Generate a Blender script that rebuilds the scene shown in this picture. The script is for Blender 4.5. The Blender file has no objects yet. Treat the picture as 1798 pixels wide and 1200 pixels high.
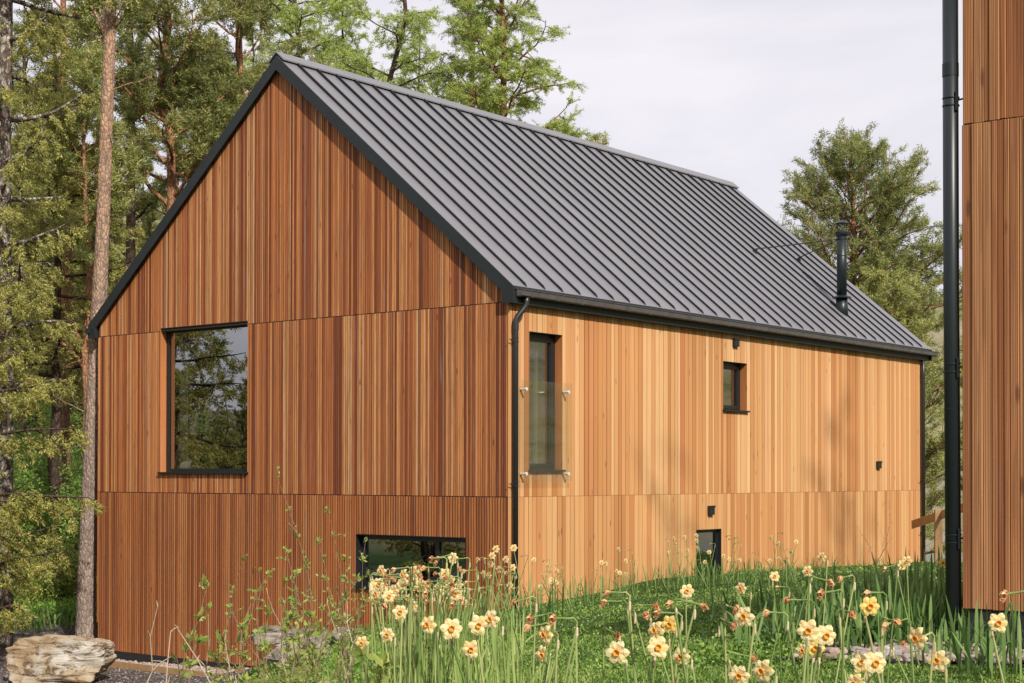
import bpy, math, random
import numpy as np
from mathutils import Vector, Matrix

# ------------------------------------------------------------------ camera, light, sky
SC = bpy.context.scene
COL = SC.collection
CAM = np.array([13.6282, -17.2024, 0.0]); YAW, PITCH, ROLL, FPX, PY0 = 0.6693, 0.0115, 0.0012, 2761.12, 801.88
cd = bpy.data.cameras.new('camera'); cam = bpy.data.objects.new('camera', cd); COL.objects.link(cam)
cd.sensor_width = 36; cd.lens = FPX / 1798 * 36; cd.shift_y = (PY0 - 600) / 1798
cd.clip_end = 5000; cd.clip_start = 0.1
cam.location = CAM
cam.rotation_euler = (Matrix.Rotation(YAW, 4, 'Z') @ Matrix.Rotation(math.pi / 2 + PITCH, 4, 'X') @ Matrix.Rotation(ROLL, 4, 'Z')).to_euler()
SC.camera = cam
SUN = Vector((1.0, -0.50, 0.86)).normalized()
sd = bpy.data.lights.new('sun', 'SUN'); sd.energy = 4.2; sd.angle = math.radians(0.9); sd.color = (1, 0.93, 0.82)
so = bpy.data.objects.new('sun', sd); COL.objects.link(so); so.rotation_euler = SUN.to_track_quat('Z', 'Y').to_euler()
W = bpy.data.worlds.new('World'); SC.world = W; W.use_nodes = True
nt = W.node_tree; nt.nodes.clear()
def wn(t): return nt.nodes.new(t)
wo = wn('ShaderNodeOutputWorld'); mxs = wn('ShaderNodeMixShader'); b1 = wn('ShaderNodeBackground'); b2 = wn('ShaderNodeBackground')
sky = wn('ShaderNodeTexSky'); sky.sky_type = 'NISHITA'; sky.sun_disc = False
sky.sun_elevation = math.asin(SUN.z); sky.sun_rotation = math.atan2(SUN.x, SUN.y)
b1.inputs[1].default_value = 0.1
nt.links.new(sky.outputs[0], b1.inputs[0])
tc = wn('ShaderNodeTexCoord'); mp = wn('ShaderNodeMapping'); mp.inputs['Scale'].default_value = (1, 1, 3.2)
nz = wn('ShaderNodeTexNoise'); nz.inputs['Scale'].default_value = 3.1; nz.inputs['Detail'].default_value = 7; nz.inputs['Roughness'].default_value = .52; nz.inputs['Distortion'].default_value = .5
cr = wn('ShaderNodeValToRGB')
cr.color_ramp.elements[0].position = .3; cr.color_ramp.elements[0].color = (0.60, 0.59, 0.65, 1)
cr.color_ramp.elements[1].position = .62; cr.color_ramp.elements[1].color = (0.80, 0.76, 0.80, 1)
nt.links.new(tc.outputs['Generated'], mp.inputs[0]); nt.links.new(mp.outputs[0], nz.inputs[0]); nt.links.new(nz.outputs[0], cr.inputs[0]); nt.links.new(cr.outputs[0], b2.inputs[0])
b2.inputs[1].default_value = 1.0; mxs.inputs[0].default_value = .92
nt.links.new(b1.outputs[0], mxs.inputs[1]); nt.links.new(b2.outputs[0], mxs.inputs[2]); nt.links.new(mxs.outputs[0], wo.inputs[0])
vs = SC.view_settings; vs.view_transform = 'Standard'; vs.look = 'None'; vs.exposure = 0.3; vs.gamma = 1

# ------------------------------------------------------------------ helpers
_R = np.array([math.cos(YAW), math.sin(YAW), 0.0]); _F = np.array([-math.sin(YAW), math.cos(YAW), 0.0])
def at(u, D):                       # ground-plan point seen at photo column u, D metres ahead
    q = CAM + D * (_F + _R * (u - 899) / FPX); return float(q[0]), float(q[1])
def zat(v, D): return (829.0 + (899 - 899) - v) / FPX * D * 1.0
def P(u, v, D):
    f = math.cos(PITCH) - math.sin(PITCH) * (-(v - PY0) / FPX)
    x, y = at(u, 1.0)
    d = _F * f + _R * (u - 899) / FPX
    z = math.sin(PITCH) + math.cos(PITCH) * (-(v - PY0) / FPX)
    q = CAM + (d + np.array([0, 0, z])) * D
    return (float(q[0]), float(q[1]), float(q[2]))

class MB:
    def __init__(s): s.v = []; s.f = []; s.m = []; s.r = []
    def face(s, idx, m=0, r=0.5): s.f.append(idx); s.m.append(m); s.r.append(r)
    def poly(s, pts, m=0, r=.5):
        n = len(s.v); s.v += [tuple(p) for p in pts]; s.face(list(range(n, n + len(pts))), m, r)
    def hexa(s, p, m=0, r=.5):      # p: 4 bottom pts ccw, 4 top pts
        n = len(s.v); s.v += [tuple(q) for q in p]
        for f in ((3, 2, 1, 0), (4, 5, 6, 7), (0, 1, 5, 4), (1, 2, 6, 5), (2, 3, 7, 6), (3, 0, 4, 7)):
            s.face([n + i for i in f], m, r)
    def box(s, x0, x1, y0, y1, z0, z1, m=0, r=.5):
        s.hexa([(x0, y0, z0), (x1, y0, z0), (x1, y1, z0), (x0, y1, z0), (x0, y0, z1), (x1, y0, z1), (x1, y1, z1), (x0, y1, z1)], m, r)
    def prism(s, poly, axis, a, b, m=0, r=.5):  # poly in the two other axes
        def mk(q, t):
            if axis == 'y': return (q[0], t, q[1])
            if axis == 'x': return (t, q[0], q[1])
            return (q[0], q[1], t)
        n = len(s.v); k = len(poly)
        s.v += [mk(q, a) for q in poly] + [mk(q, b) for q in poly]
        s.face([n + i for i in range(k)], m, r); s.face([n + k + i for i in reversed(range(k))], m, r)
        for i in range(k):
            j = (i + 1) % k; s.face([n + i, n + k + i, n + k + j, n + j], m, r)
    def tube(s, pts, rad, n=8, m=0, r=.5, cap=True):
        pts = [Vector(p) for p in pts]
        if not hasattr(rad, '__len__'): rad = [rad] * len(pts)
        base = len(s.v); up = None
        for i, p in enumerate(pts):
            t = (pts[min(i + 1, len(pts) - 1)] - pts[max(i - 1, 0)])
            if t.length < 1e-9: t = Vector((0, 0, 1))
            t.normalize()
            if up is None: up = t.orthogonal().normalized()
            up = (up - t * up.dot(t))
            if up.length < 1e-6: up = t.orthogonal()
            up.normalize(); sd_ = t.cross(up)
            for k in range(n):
                a = 2 * math.pi * k / n; q = p + (up * math.cos(a) + sd_ * math.sin(a)) * rad[i]
                s.v.append((q.x, q.y, q.z))
        for i in range(len(pts) - 1):
            for k in range(n):
                a = base + i * n + k; b = base + i * n + (k + 1) % n
                s.face([a, b, b + n, a + n], m, r)
        if cap:
            s.face([base + k for k in reversed(range(n))], m, r); e = base + (len(pts) - 1) * n; s.face([e + k for k in range(n)], m, r)
    def build(s, name, mats, parent=None, smooth=False, loc=None):
        me = bpy.data.meshes.new(name); me.from_pydata(s.v, [], s.f)
        if not isinstance(mats, (list, tuple)): mats = [mats]
        for m in mats: me.materials.append(m)
        me.polygons.foreach_set('material_index', s.m)
        at_ = me.attributes.new('rnd', 'FLOAT', 'FACE'); at_.data.foreach_set('value', s.r)
        if smooth: me.polygons.foreach_set('use_smooth', [True] * len(s.f))
        me.update()
        o = bpy.data.objects.new(name, me); COL.objects.link(o)
        if loc: o.location = loc
        if parent: o.parent = parent
        return o
def npmesh(name, V, k, mats, rnd, parent=None, smooth=False, midx=None):   # faces of k verts each, unshared
    n = len(V) // k; me = bpy.data.meshes.new(name)
    me.vertices.add(n * k); me.vertices.foreach_set('co', np.ascontiguousarray(V, dtype=np.float32).ravel())
    me.loops.add(n * k); me.loops.foreach_set('vertex_index', np.arange(n * k, dtype=np.int32))
    me.polygons.add(n); me.polygons.foreach_set('loop_start', np.arange(0, n * k, k, dtype=np.int32)); me.polygons.foreach_set('loop_total', np.full(n, k, np.int32))
    for m in (mats if isinstance(mats, (list, tuple)) else [mats]): me.materials.append(m)
    if midx is not None: me.polygons.foreach_set('material_index', np.asarray(midx, np.int32))
    a = me.attributes.new('rnd', 'FLOAT', 'FACE'); a.data.foreach_set('value', np.ascontiguousarray(rnd, np.float32))
    me.update(calc_edges=True)
    o = bpy.data.objects.new(name, me); COL.objects.link(o)
    if parent: o.parent = parent
    return o
def tag(o, label=None, cat=None, group=None, kind=None):
    if label: o['label'] = label
    if cat: o['category'] = cat
    if group: o['group'] = group
    if kind: o['kind'] = kind
    return o
def empty(name, loc=(0, 0, 0), rz=0):
    o = bpy.data.objects.new(name, None); COL.objects.link(o); o.location = loc; o.rotation_euler[2] = rz; o.empty_display_size = .2; return o
def copy_tree(src, loc=None, rz=None, scale=None):
    r = src.copy(); COL.objects.link(r)
    for c in src.children:
        k = c.copy(); COL.objects.link(k); k.parent = r
    if loc: r.location = loc
    if rz is not None: r.rotation_euler[2] = rz
    if scale: r.scale = (scale, scale, scale)
    return r
ORD = 'first second third fourth fifth sixth seventh eighth ninth tenth eleventh twelfth thirteenth fourteenth fifteenth sixteenth seventeenth eighteenth nineteenth twentieth'.split()
def ordw(i):
    if i < 20: return ORD[i]
    t = {2: 'twenty', 3: 'thirty', 4: 'forty', 5: 'fifty', 6: 'sixty'}; d, u = divmod(i + 1, 10)
    return (t[d] + '-' + ORD[u - 1]) if u else t[d].replace('ty', 'tieth')

# ------------------------------------------------------------------ materials
class M:
    def __init__(s, name):
        s.m = bpy.data.materials.new(name); s.m.use_nodes = True; s.t = s.m.node_tree; s.b = s.t.nodes['Principled BSDF']; s.out = s.t.nodes['Material Output']
    def n(s, t, **kw):
        o = s.t.nodes.new(t)
        for k, v in kw.items():
            if k in o.inputs: o.inputs[k].default_value = v
            else: setattr(o, k, v)
        return o
    def l(s, a, b): s.t.links.new(a, b)
    def pos(s, scale=(1, 1, 1)):
        g = s.n('ShaderNodeNewGeometry'); m = s.n('ShaderNodeMapping'); m.inputs['Scale'].default_value = scale; s.l(g.outputs['Position'], m.inputs[0]); return m.outputs[0]
    def obj(s, scale=(1, 1, 1)):
        g = s.n('ShaderNodeTexCoord'); m = s.n('ShaderNodeMapping'); m.inputs['Scale'].default_value = scale; s.l(g.outputs['Object'], m.inputs[0]); return m.outputs[0]
    def noise(s, vec, sc, det=3, ro=.5, dist=0):
        o = s.n('ShaderNodeTexNoise'); o.inputs['Scale'].default_value = sc; o.inputs['Detail'].default_value = det; o.inputs['Roughness'].default_value = ro; o.inputs['Distortion'].default_value = dist
        s.l(vec, o.inputs[0]); return o.outputs[0]
    def ramp(s, fac, stops):
        o = s.n('ShaderNodeValToRGB'); e = o.color_ramp.elements
        while len(e) < len(stops): e.new(.5)
        for i, (p, c) in enumerate(stops): e[i].position = p; e[i].color = (*c, 1) if len(c) == 3 else c
        s.l(fac, o.inputs[0]); return o.outputs[0]
    def mix(s, fac, a, b, mode='MIX'):
        o = s.n('ShaderNodeMix'); o.data_type = 'RGBA'; o.blend_type = mode
        for v, i in ((fac, 0), (a, 6), (b, 7)):
            if hasattr(v, 'is_output'): s.l(v, o.inputs[i])
            elif i == 0: o.inputs[0].default_value = v
            else: o.inputs[i].default_value = (*v, 1)
        return o.outputs[2]
    def math(s, op, a, b=None):
        o = s.n('ShaderNodeMath'); o.operation = op
        for v, i in ((a, 0), (b, 1)):
            if v is None: continue
            if hasattr(v, 'is_output'): s.l(v, o.inputs[i])
            else: o.inputs[i].default_value = v
        return o.outputs[0]
    def attr(s, nm='rnd'):
        o = s.n('ShaderNodeAttribute'); o.attribute_name = nm; return o.outputs['Fac']
    def bump(s, h, st=.3, d=.01):
        o = s.n('ShaderNodeBump'); o.inputs['Strength'].default_value = st; o.inputs['Distance'].default_value = d; s.l(h, o.inputs['Height']); s.l(o.outputs[0], s.b.inputs['Normal'])
    def col(s, c):
        if hasattr(c, 'is_output'): s.l(c, s.b.inputs['Base Color'])
        else: s.b.inputs['Base Color'].default_value = (*c, 1)
        return s
    def set(s, rough=None, metal=None, spec=None):
        if rough is not None: s.b.inputs['Roughness'].default_value = rough
        if metal is not None: s.b.inputs['Metallic'].default_value = metal
        if spec is not None: s.b.inputs['Specular IOR Level'].default_value = spec
        return s

def wood(name, stops, streak=(.09, .035, .015), amt=.35, gx=(60, 60, .45), grain=0, knots=True, grey=0.12):
    m = M(name); r = m.attr()
    g = m.n('ShaderNodeNewGeometry'); add = m.n('ShaderNodeVectorMath'); add.operation = 'ADD'
    cx = m.n('ShaderNodeCombineXYZ'); s3 = m.math('MULTIPLY', r, 37.0); m.l(s3, cx.inputs[0]); m.l(m.math('MULTIPLY', r, 91.0), cx.inputs[2])
    m.l(g.outputs['Position'], add.inputs[0]); m.l(cx.outputs[0], add.inputs[1])
    mp_ = m.n('ShaderNodeMapping'); mp_.inputs['Scale'].default_value = gx; m.l(add.outputs[0], mp_.inputs[0])
    base = m.ramp(r, stops)
    n1 = m.noise(mp_.outputs[0], 1.0, 5, .62, .2)
    f1 = m.ramp(n1, [(.38, (0, 0, 0)), (.66, (1, 1, 1))])
    c = m.mix(m.math('MULTIPLY', f1, amt), base, streak)
    # cathedral grain
    mp2 = m.n('ShaderNodeMapping'); mp2.inputs['Scale'].default_value = (40, 40, 2.0) if grain else (24, 24, gx[2] * 1.6); m.l(add.outputs[0], mp2.inputs[0])
    w = m.n('ShaderNodeTexWave'); w.wave_type = 'BANDS'; w.bands_direction = 'X'; w.inputs['Scale'].default_value = .62 * max(grain, .1); w.inputs['Distortion'].default_value = 7; w.inputs['Detail'].default_value = 1.5; w.inputs['Detail Scale'].default_value = .45
    m.l(mp2.outputs[0], w.inputs[0])
    wf = m.ramp(w.outputs['Fac'], [(.45, (0, 0, 0)), (.85, (1, 1, 1))])
    if grain: c = m.mix(m.math('MULTIPLY', wf, amt * .95), c, streak)
    nf = m.noise(mp2.outputs[0], 3.2 if not grain else .8, 2, .5); c = m.mix(m.math('MULTIPLY', m.ramp(nf, [(.5, (0, 0, 0)), (.62, (1, 1, 1))]), amt * .6), c, streak)
    if knots:
        v = m.n('ShaderNodeTexVoronoi'); v.inputs['Scale'].default_value = 1.0
        mk = m.n('ShaderNodeMapping'); mk.inputs['Scale'].default_value = (7, 7, 1.6); m.l(add.outputs[0], mk.inputs[0]); m.l(mk.outputs[0], v.inputs[0])
        kf = m.ramp(v.outputs['Distance'], [(.05, (1, 1, 1)), (.11, (0, 0, 0))])
        c = m.mix(m.math('MULTIPLY', kf, .7), c, (.07, .025, .012))
    if grey:
        gn = m.noise(add.outputs[0], 1.0, 3, .55)
        mg = m.n('ShaderNodeMapping'); mg.inputs['Scale'].default_value = (26, 26, .9); m.l(add.outputs[0], mg.inputs[0]); gn = m.noise(mg.outputs[0], 1.0, 3, .55)
        gf = m.ramp(gn, [(.615, (0, 0, 0)), (.78, (1, 1, 1))])
        c = m.mix(m.math('MULTIPLY', gf, grey * 4), c, (.33, .29, .28))
    big = m.noise(m.pos((.5, .5, .35)), 1.0, 2, .5)
    c = m.mix(m.ramp(big, [(.3, (.0, .0, .0)), (.7, (.22, .22, .22))]), c, (streak[0] * 2.2, streak[1] * 2.2, streak[2] * 2.2))
    m.col(c).set(rough=.72, spec=.25); m.bump(n1, .25, .004)
    return m.m
GABLE_ST = [(0, (.13, .034, .018)), (.12, (.26, .07, .028)), (.28, (.44, .14, .048)), (.6, (.60, .225, .074)), (.82, (.70, .32, .12)), (.93, (.72, .41, .20)), (1, (.25, .07, .028))]
wood_gable_up = wood('larch_weathered', GABLE_ST, amt=.5)
wood_gable_low = wood('larch_weathered_rich', [(0, (.24, .068, .025)), (.3, (.46, .145, .045)), (.75, (.60, .215, .066)), (.92, (.62, .26, .09)), (1, (.34, .095, .034))], amt=.5)
wood_long = wood('larch_golden', [(0, (.34, .135, .045)), (.12, (.43, .19, .065)), (.3, (.52, .27, .11)), (.6, (.60, .35, .155)), (.85, (.68, .45, .225)), (.95, (.60, .34, .17)), (1, (.44, .155, .06))], streak=(.34, .15, .06), amt=.34, gx=(40, 40, .35), grey=.02)
wood_long_low = wood('larch_golden_low', [(0, (.36, .15, .05)), (.25, (.48, .235, .09)), (.6, (.56, .31, .13)), (.88, (.62, .38, .17)), (1, (.43, .17, .06))], streak=(.34, .15, .06), amt=.34, gx=(40, 40, .35), grey=.02)
wood_near = wood('larch_near', [(0, (.32, .12, .045)), (.4, (.48, .22, .09)), (.75, (.58, .31, .14)), (1, (.40, .16, .06))], streak=(.13, .042, .016), amt=.62, gx=(90, 90, .6), grain=1.0, grey=.03)
reveal_wood = wood('reveal_larch', [(0, (.36, .13, .045)), (1, (.42, .17, .06))], streak=(.25, .09, .03), amt=.4)
rail_wood = wood('rail_timber', [(0, (.36, .22, .10)), (1, (.44, .28, .14))], streak=(.18, .1, .05), amt=.4, gx=(9, 9, 9), grey=.05)

def simple(name, c, rough=.6, metal=0, spec=.5, var=0, vs_=8, bump=0):
    m = M(name)
    if var:
        f = m.noise(m.pos(), vs_, 4, .6); c2 = tuple(x * (1 - var) for x in c); c3 = tuple(min(1, x * (1 + var)) for x in c)
        m.col(m.ramp(f, [(.3, c2), (.7, c3)]))
        if bump: m.bump(f, bump, .01)
    else: m.col(c)
    m.set(rough, metal, spec); return m.m
roof_m = M('standing_seam_metal')
_f = roof_m.noise(roof_m.pos((1, 1, 1)), 1.1, 3, .5); _f2 = roof_m.noise(roof_m.pos(), 160, 2, .5)
_c = roof_m.mix(.5, roof_m.ramp(_f, [(.3, (.145, .145, .158)), (.7, (.185, .182, .198))]), roof_m.ramp(_f2, [(.3, (.135, .134, .146)), (.7, (.195, .191, .208))]))
_c = roof_m.mix(roof_m.math('MULTIPLY', roof_m.attr(), .18), _c, (.12, .125, .145))
roof_m.bump(roof_m.noise(roof_m.pos((1, 1, 1)), 2.2, 2, .5), .35, .02); roof_m.col(_c).set(.42, 0, .5); roof_m = roof_m.m
seam_m = simple('seam_fold_metal', (.008, .009, .011), .5, 0, .3)
trim_m = simple('anthracite_trim', (.014, .019, .021), .5, 0, .4, var=.15, vs_=3)
gutter_m = simple('gutter_steel', (.085, .08, .078), .42, .25, .5, var=.2, vs_=5)
pipe_m = simple('downpipe_steel', (.028, .027, .030), .36, .2, .5)
pipe2_m = simple('dark_downpipe_steel', (.012, .018, .021), .38, .1, .45)
frame_m = simple('window_frame', (.012, .015, .017), .35, 0, .5)
steel_m = simple('brushed_steel', (.75, .74, .72), .45, .35)
backing_m = simple('black_membrane', (.02, .012, .008), .9)
plinth_m = simple('dark_plinth', (.012, .012, .014), .8)
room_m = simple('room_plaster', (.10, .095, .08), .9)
blind_upright_m = simple('pale_blind_upright', (.5, .46, .36), .9)
def glass_mat(name, refl, tint=(.75, .8, .75), rough=0.0):
    m = M(name); t = m.t; t.nodes.remove(m.b)
    gl = m.n('ShaderNodeBsdfGlossy'); gl.inputs['Roughness'].default_value = rough; gl.inputs['Color'].default_value = (.95, .98, 1, 1)
    tr = m.n('ShaderNodeBsdfTransparent'); tr.inputs['Color'].default_value = (*tint, 1)
    lw = m.n('ShaderNodeLayerWeight'); lw.inputs['Blend'].default_value = .5
    pw_ = m.math('ADD', m.math('MULTIPLY', m.math('POWER', lw.outputs['Facing'], 3.0), refl[1]), refl[0])
    nz_ = m.noise(m.pos((1, 1, 1)), 1.3, 2, .5); bp = m.n('ShaderNodeBump'); bp.inputs['Strength'].default_value = .10; bp.inputs['Distance'].default_value = .02; m.l(nz_, bp.inputs['Height']); m.l(bp.outputs[0], gl.inputs['Normal'])
    mx = m.n('ShaderNodeMixShader'); m.l(pw_, mx.inputs[0]); m.l(tr.outputs[0], mx.inputs[1]); m.l(gl.outputs[0], mx.inputs[2]); m.l(mx.outputs[0], m.out.inputs[0]); return m.m
pane_m = glass_mat('window_glass', (.30, 1.0), (.38, .40, .36))
bal_glass = glass_mat('balustrade_glass', (.06, .55), (.965, .975, .95))

def leafmat(name, stops, trans=.35, rough=.55, vsc=.8):
    m = M(name); r = m.attr(); n = m.noise(m.pos(), vsc, 3, .6)
    f = m.math('ADD', m.math('MULTIPLY', r, .6), m.math('MULTIPLY', n, .5))
    c = m.ramp(f, stops); m.col(c).set(rough, 0, .3)
    tl = m.n('ShaderNodeBsdfTranslucent'); m.l(c, tl.inputs[0]); mx = m.n('ShaderNodeMixShader'); mx.inputs[0].default_value = trans
    m.l(m.b.outputs[0], mx.inputs[1]); m.l(tl.outputs[0], mx.inputs[2]); m.l(mx.outputs[0], m.out.inputs[0]); return m.m
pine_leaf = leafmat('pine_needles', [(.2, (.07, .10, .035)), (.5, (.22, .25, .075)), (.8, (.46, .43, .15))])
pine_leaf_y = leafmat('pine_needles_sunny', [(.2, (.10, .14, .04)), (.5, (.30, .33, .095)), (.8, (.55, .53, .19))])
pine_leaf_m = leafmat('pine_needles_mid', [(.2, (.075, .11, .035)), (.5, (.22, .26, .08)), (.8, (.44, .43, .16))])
spruce_leaf = leafmat('spruce_needles', [(.2, (.10, .12, .035)), (.5, (.32, .32, .08)), (.8, (.58, .53, .17))])
larch_leaf = leafmat('larch_needles', [(.2, (.20, .28, .06)), (.5, (.40, .50, .12)), (.8, (.62, .68, .25))], trans=.45)
bush_leaf = leafmat('broad_leaves', [(.2, (.07, .14, .028)), (.5, (.18, .32, .055)), (.8, (.34, .50, .10))], trans=.4)
yoke_leaf = leafmat('young_leaves', [(.2, (.16, .21, .045)), (.5, (.28, .35, .075)), (.8, (.45, .50, .14))], trans=.4)
blade_m = leafmat('lawn_blades', [(.2, (.03, .08, .014)), (.5, (.11, .215, .032)), (.7, (.24, .36, .065)), (.92, (.52, .56, .18))], trans=.25, vsc=3.5)
straw_m = leafmat('bank_blades', [(.2, (.08, .13, .03)), (.5, (.16, .23, .05)), (.85, (.36, .36, .13))], trans=.3, vsc=1.1)
daff_sun = leafmat('daffodil_leaf_sunlit', [(.2, (.14, .24, .05)), (.5, (.28, .40, .10)), (.85, (.46, .52, .2))], trans=.35)  # sunlit copy of the leaf green, sun brightness painted into the colour
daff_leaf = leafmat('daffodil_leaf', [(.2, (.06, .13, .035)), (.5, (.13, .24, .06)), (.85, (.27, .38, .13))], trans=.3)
daff_stem = leafmat('daffodil_stem', [(.2, (.13, .22, .05)), (.5, (.23, .33, .09)), (.85, (.42, .45, .18))], trans=.25)
petal_m = leafmat('cream_petal', [(.2, (.78, .54, .18)), (.45, (.84, .66, .31)), (.85, (.88, .76, .46))], trans=.3, rough=.6, vsc=9)
cup_m = leafmat('orange_cup', [(.2, (.72, .26, .02)), (.5, (.80, .38, .04)), (.8, (.86, .50, .08))], trans=.25, vsc=20)
wilt_m = leafmat('withered_petal', [(.2, (.42, .17, .07)), (.5, (.66, .34, .14)), (.8, (.85, .60, .34))], trans=.25, vsc=30)
tan_m = leafmat('papery_spathe', [(.2, (.52, .40, .22)), (.8, (.75, .62, .42))], trans=.25, vsc=30)
def barkmat(name, lo, hi, zr, patch=None, sc=6):
    m = M(name); n = m.noise(m.obj((1, 1, .35)), sc, 6, .7, .3)
    g = m.n('ShaderNodeTexCoord'); sx = m.n('ShaderNodeSeparateXYZ'); m.l(g.outputs['Object'], sx.inputs[0])
    h = m.n('ShaderNodeMapRange'); h.inputs[1].default_value = zr[0]; h.inputs[2].default_value = zr[1]; m.l(sx.outputs[2], h.inputs[0])
    c = m.mix(h.outputs[0], lo, hi); c = m.mix(m.ramp(n, [(.35, (.75, .75, .75)), (.62, (0, 0, 0))]), c, tuple(x * .28 for x in lo))
    if patch:
        p = m.noise(m.obj((1, 1, .7)), 9, 5, .65); c = m.mix(m.ramp(p, [(.5, (0, 0, 0)), (.56, (1, 1, 1))]), c, patch)
    vp = m.n('ShaderNodeTexVoronoi'); vp.feature = 'DISTANCE_TO_EDGE'; vp.inputs['Scale'].default_value = sc * 1.6; m.l(m.obj((1, 1, .45)), vp.inputs[0]); ck = m.ramp(vp.outputs['Distance'], [(.02, (.8, .8, .8)), (.12, (0, 0, 0))]); c = m.mix(ck, c, tuple(x * .3 for x in lo))
    m.col(c).set(.9, 0, .15); m.bump(m.math('ADD', n, vp.outputs['Distance']), .9, .04); return m.m
bark_pine = barkmat('pine_bark', (.42, .32, .27), (.56, .34, .21), (3, 9), sc=12)
bark_or = barkmat('orange_pine_bark', (.26, .17, .12), (.50, .24, .12), (1, 6), sc=9)
bark_dark = barkmat('dark_bark', (.11, .075, .055), (.13, .09, .065), (2, 8), sc=9)
bark_lich = barkmat('lichen_bark', (.17, .13, .11), (.17, .12, .10), (2, 8), patch=(.42, .39, .33), sc=9)
twig_m = simple('twig_bark', (.20, .13, .085), .8, var=.3, vs_=20)
bare_m = simple('dry_twig', (.42, .34, .24), .8, var=.3, vs_=20)

# ------------------------------------------------------------------ terrain height
CP = [(-100,24,-3.2),(0,24,-3.2),(150,24,-3.2),(300,24,-3.2),(400,24,-3.2),(0,28,-3.2),(150,28.5,-3.2),(-200,30,-3.15),(0,30,-3.0),(150,29.5,-2.85),(0,33,-2.9),(150,33,-2.8),(0,40,-2.6),(150,45,-2.4),(-300,40,-2.6),
 (-200,3,-1.6),(0,3,-1.6),(0,8,-2.1),(0,14,-2.8),(0,19,-3.15),(300,8,-1.95),(300,14,-2.7),(300,19,-3.15),(450,8,-1.7),(450,14,-2.45),(450,19,-3.0),(450,23,-3.18),(450,25,-3.15),
 (560,8,-1.45),(560,14,-2.1),(560,19,-2.55),(560,22.5,-2.7),(640,10,-1.5),(640,15,-1.95),(640,19,-2.2),(640,22,-2.2),
 (750,8,-1.15),(750,12,-1.4),(750,18,-1.75),(760,21.5,-1.95),(900,4,-1.0),(900,9,-1.15),(900,13,-1.35),(900,18,-1.65),(900,21.6,-1.86),
 (1150,4,-.95),(1150,9,-1.12),(1150,13,-1.3),(1150,18,-1.5),(1150,24,-1.6),(1000,22.5,-1.82),(1300,20,-1.5),(1300,27,-1.64),
 (1450,4,-.95),(1450,9,-1.0),(1450,13,-1.2),(1450,20,-1.55),(1450,30,-1.8),(1620,9,-.95),(1620,13,-1.05),(1620,20,-1.4),(1620,33,-1.78),
 (1750,5,-.95),(1750,9,-.95),(1750,15,-1.0),(1900,10,-.95),(2100,8,-.95),(1640,45,-3.2),(1300,50,-3.5),(900,50,-3.8),(500,50,-3.2),(899,0,-1.35)]
_pts = [(*at(u, D), z) for u, D, z in CP] + [(25,-20,-1.2),(5,-35,-2),(-15,-25,-3.2),(-25,-10,-3.3),(-30,5,-3),(30,0,-1.2),(20,15,-2.4),(10,26,-3.2),(-10,30,-4),(-30,30,-3.5),(0,-60,-2),(-60,-30,-3),(60,-30,-1.5),(60,30,-3),(-50,50,-4),(0,-1.5,-2.0),(-5,-.6,-3.1),(-3.9,-.4,-2.5),(-5,4,-3.1)]
_pts = np.array(_pts); _c = _pts[:, :2]
_d = np.linalg.norm(_c[:, None] - _c[None], axis=2); _A = np.zeros((len(_c) + 3,) * 2); _A[:len(_c), :len(_c)] = _d - np.eye(len(_c)) * .05
_A[:len(_c), len(_c)] = 1; _A[:len(_c), len(_c) + 1:] = _c; _A[len(_c):, :len(_c)] = _A[:len(_c), len(_c):].T
_w = np.linalg.solve(_A, np.concatenate([_pts[:, 2], np.zeros(3)]))
_rs = np.random.RandomState(5)
_wv = [(math.cos(a) * k, math.sin(a) * k, p, 1 / k) for a, k, p in zip(_rs.rand(14) * 6.28, .008 * 1.6 ** np.arange(14), _rs.rand(14) * 6.28)]
def smooth(t): t = np.clip(t, 0, 1); return t * t * (3 - 2 * t)
def HZ(x, y):
    x = np.atleast_1d(np.asarray(x, float)); y = np.atleast_1d(np.asarray(y, float)); out = np.empty_like(x)
    for s in range(0, len(x), 20000):
        X = x[s:s + 20000]; Y = y[s:s + 20000]
        d = np.sqrt((X[:, None] - _c[None, :, 0]) ** 2 + (Y[:, None] - _c[None, :, 1]) ** 2)
        near = d @ _w[:len(_c)] + _w[len(_c)] + X * _w[len(_c) + 1] + Y * _w[len(_c) + 2]
        near += .02 * np.sin(X * 2.1 + Y) * np.sin(Y * 1.7 - X * .6)
        dx = X - CAM[0]; dy = Y - CAM[1]; r = np.hypot(dx, dy); fw = dx * _F[0] + dy * _F[1]; rt = dx * _R[0] + dy * _R[1]
        az = np.arctan2(rt, fw)                       # 0 = view axis, + right
        sl = np.interp(az, [-3.2, -2.0, -1.75, -1.5, -1.2, -.6, -.3, -.12, .1, .25, .33, .6, 1.2, 3.2], [.10, .10, .035, .035, .12, .17, .19, .13, .06, .095, .11, .26, .30, .10])
        hill = -5 + smooth((r - 135) / 520) * sl * 640
        rough = np.zeros_like(X)
        for kx, ky, p, a in _wv: rough += np.sin(X * kx + Y * ky + p + rough * .6) * a * .07
        hill += rough * smooth((r - 140) / 160) * 1.0
        lake = smooth((az - .02) / .1) * smooth((r - 62) / 10) * (1 - smooth((r - 132) / 8)) * (az < 1.6)
        far = hill * (1 - lake) + (-7.5) * lake
        t = smooth((np.hypot(X, Y) - 38) / 22)
        out[s:s + 20000] = near * (1 - t) + far * t
    return out
def hz(x, y): return float(HZ(x, y)[0])
def G(u, D, dz=0):
    x, y = at(u, D); return (x, y, hz(x, y) + dz)

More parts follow.
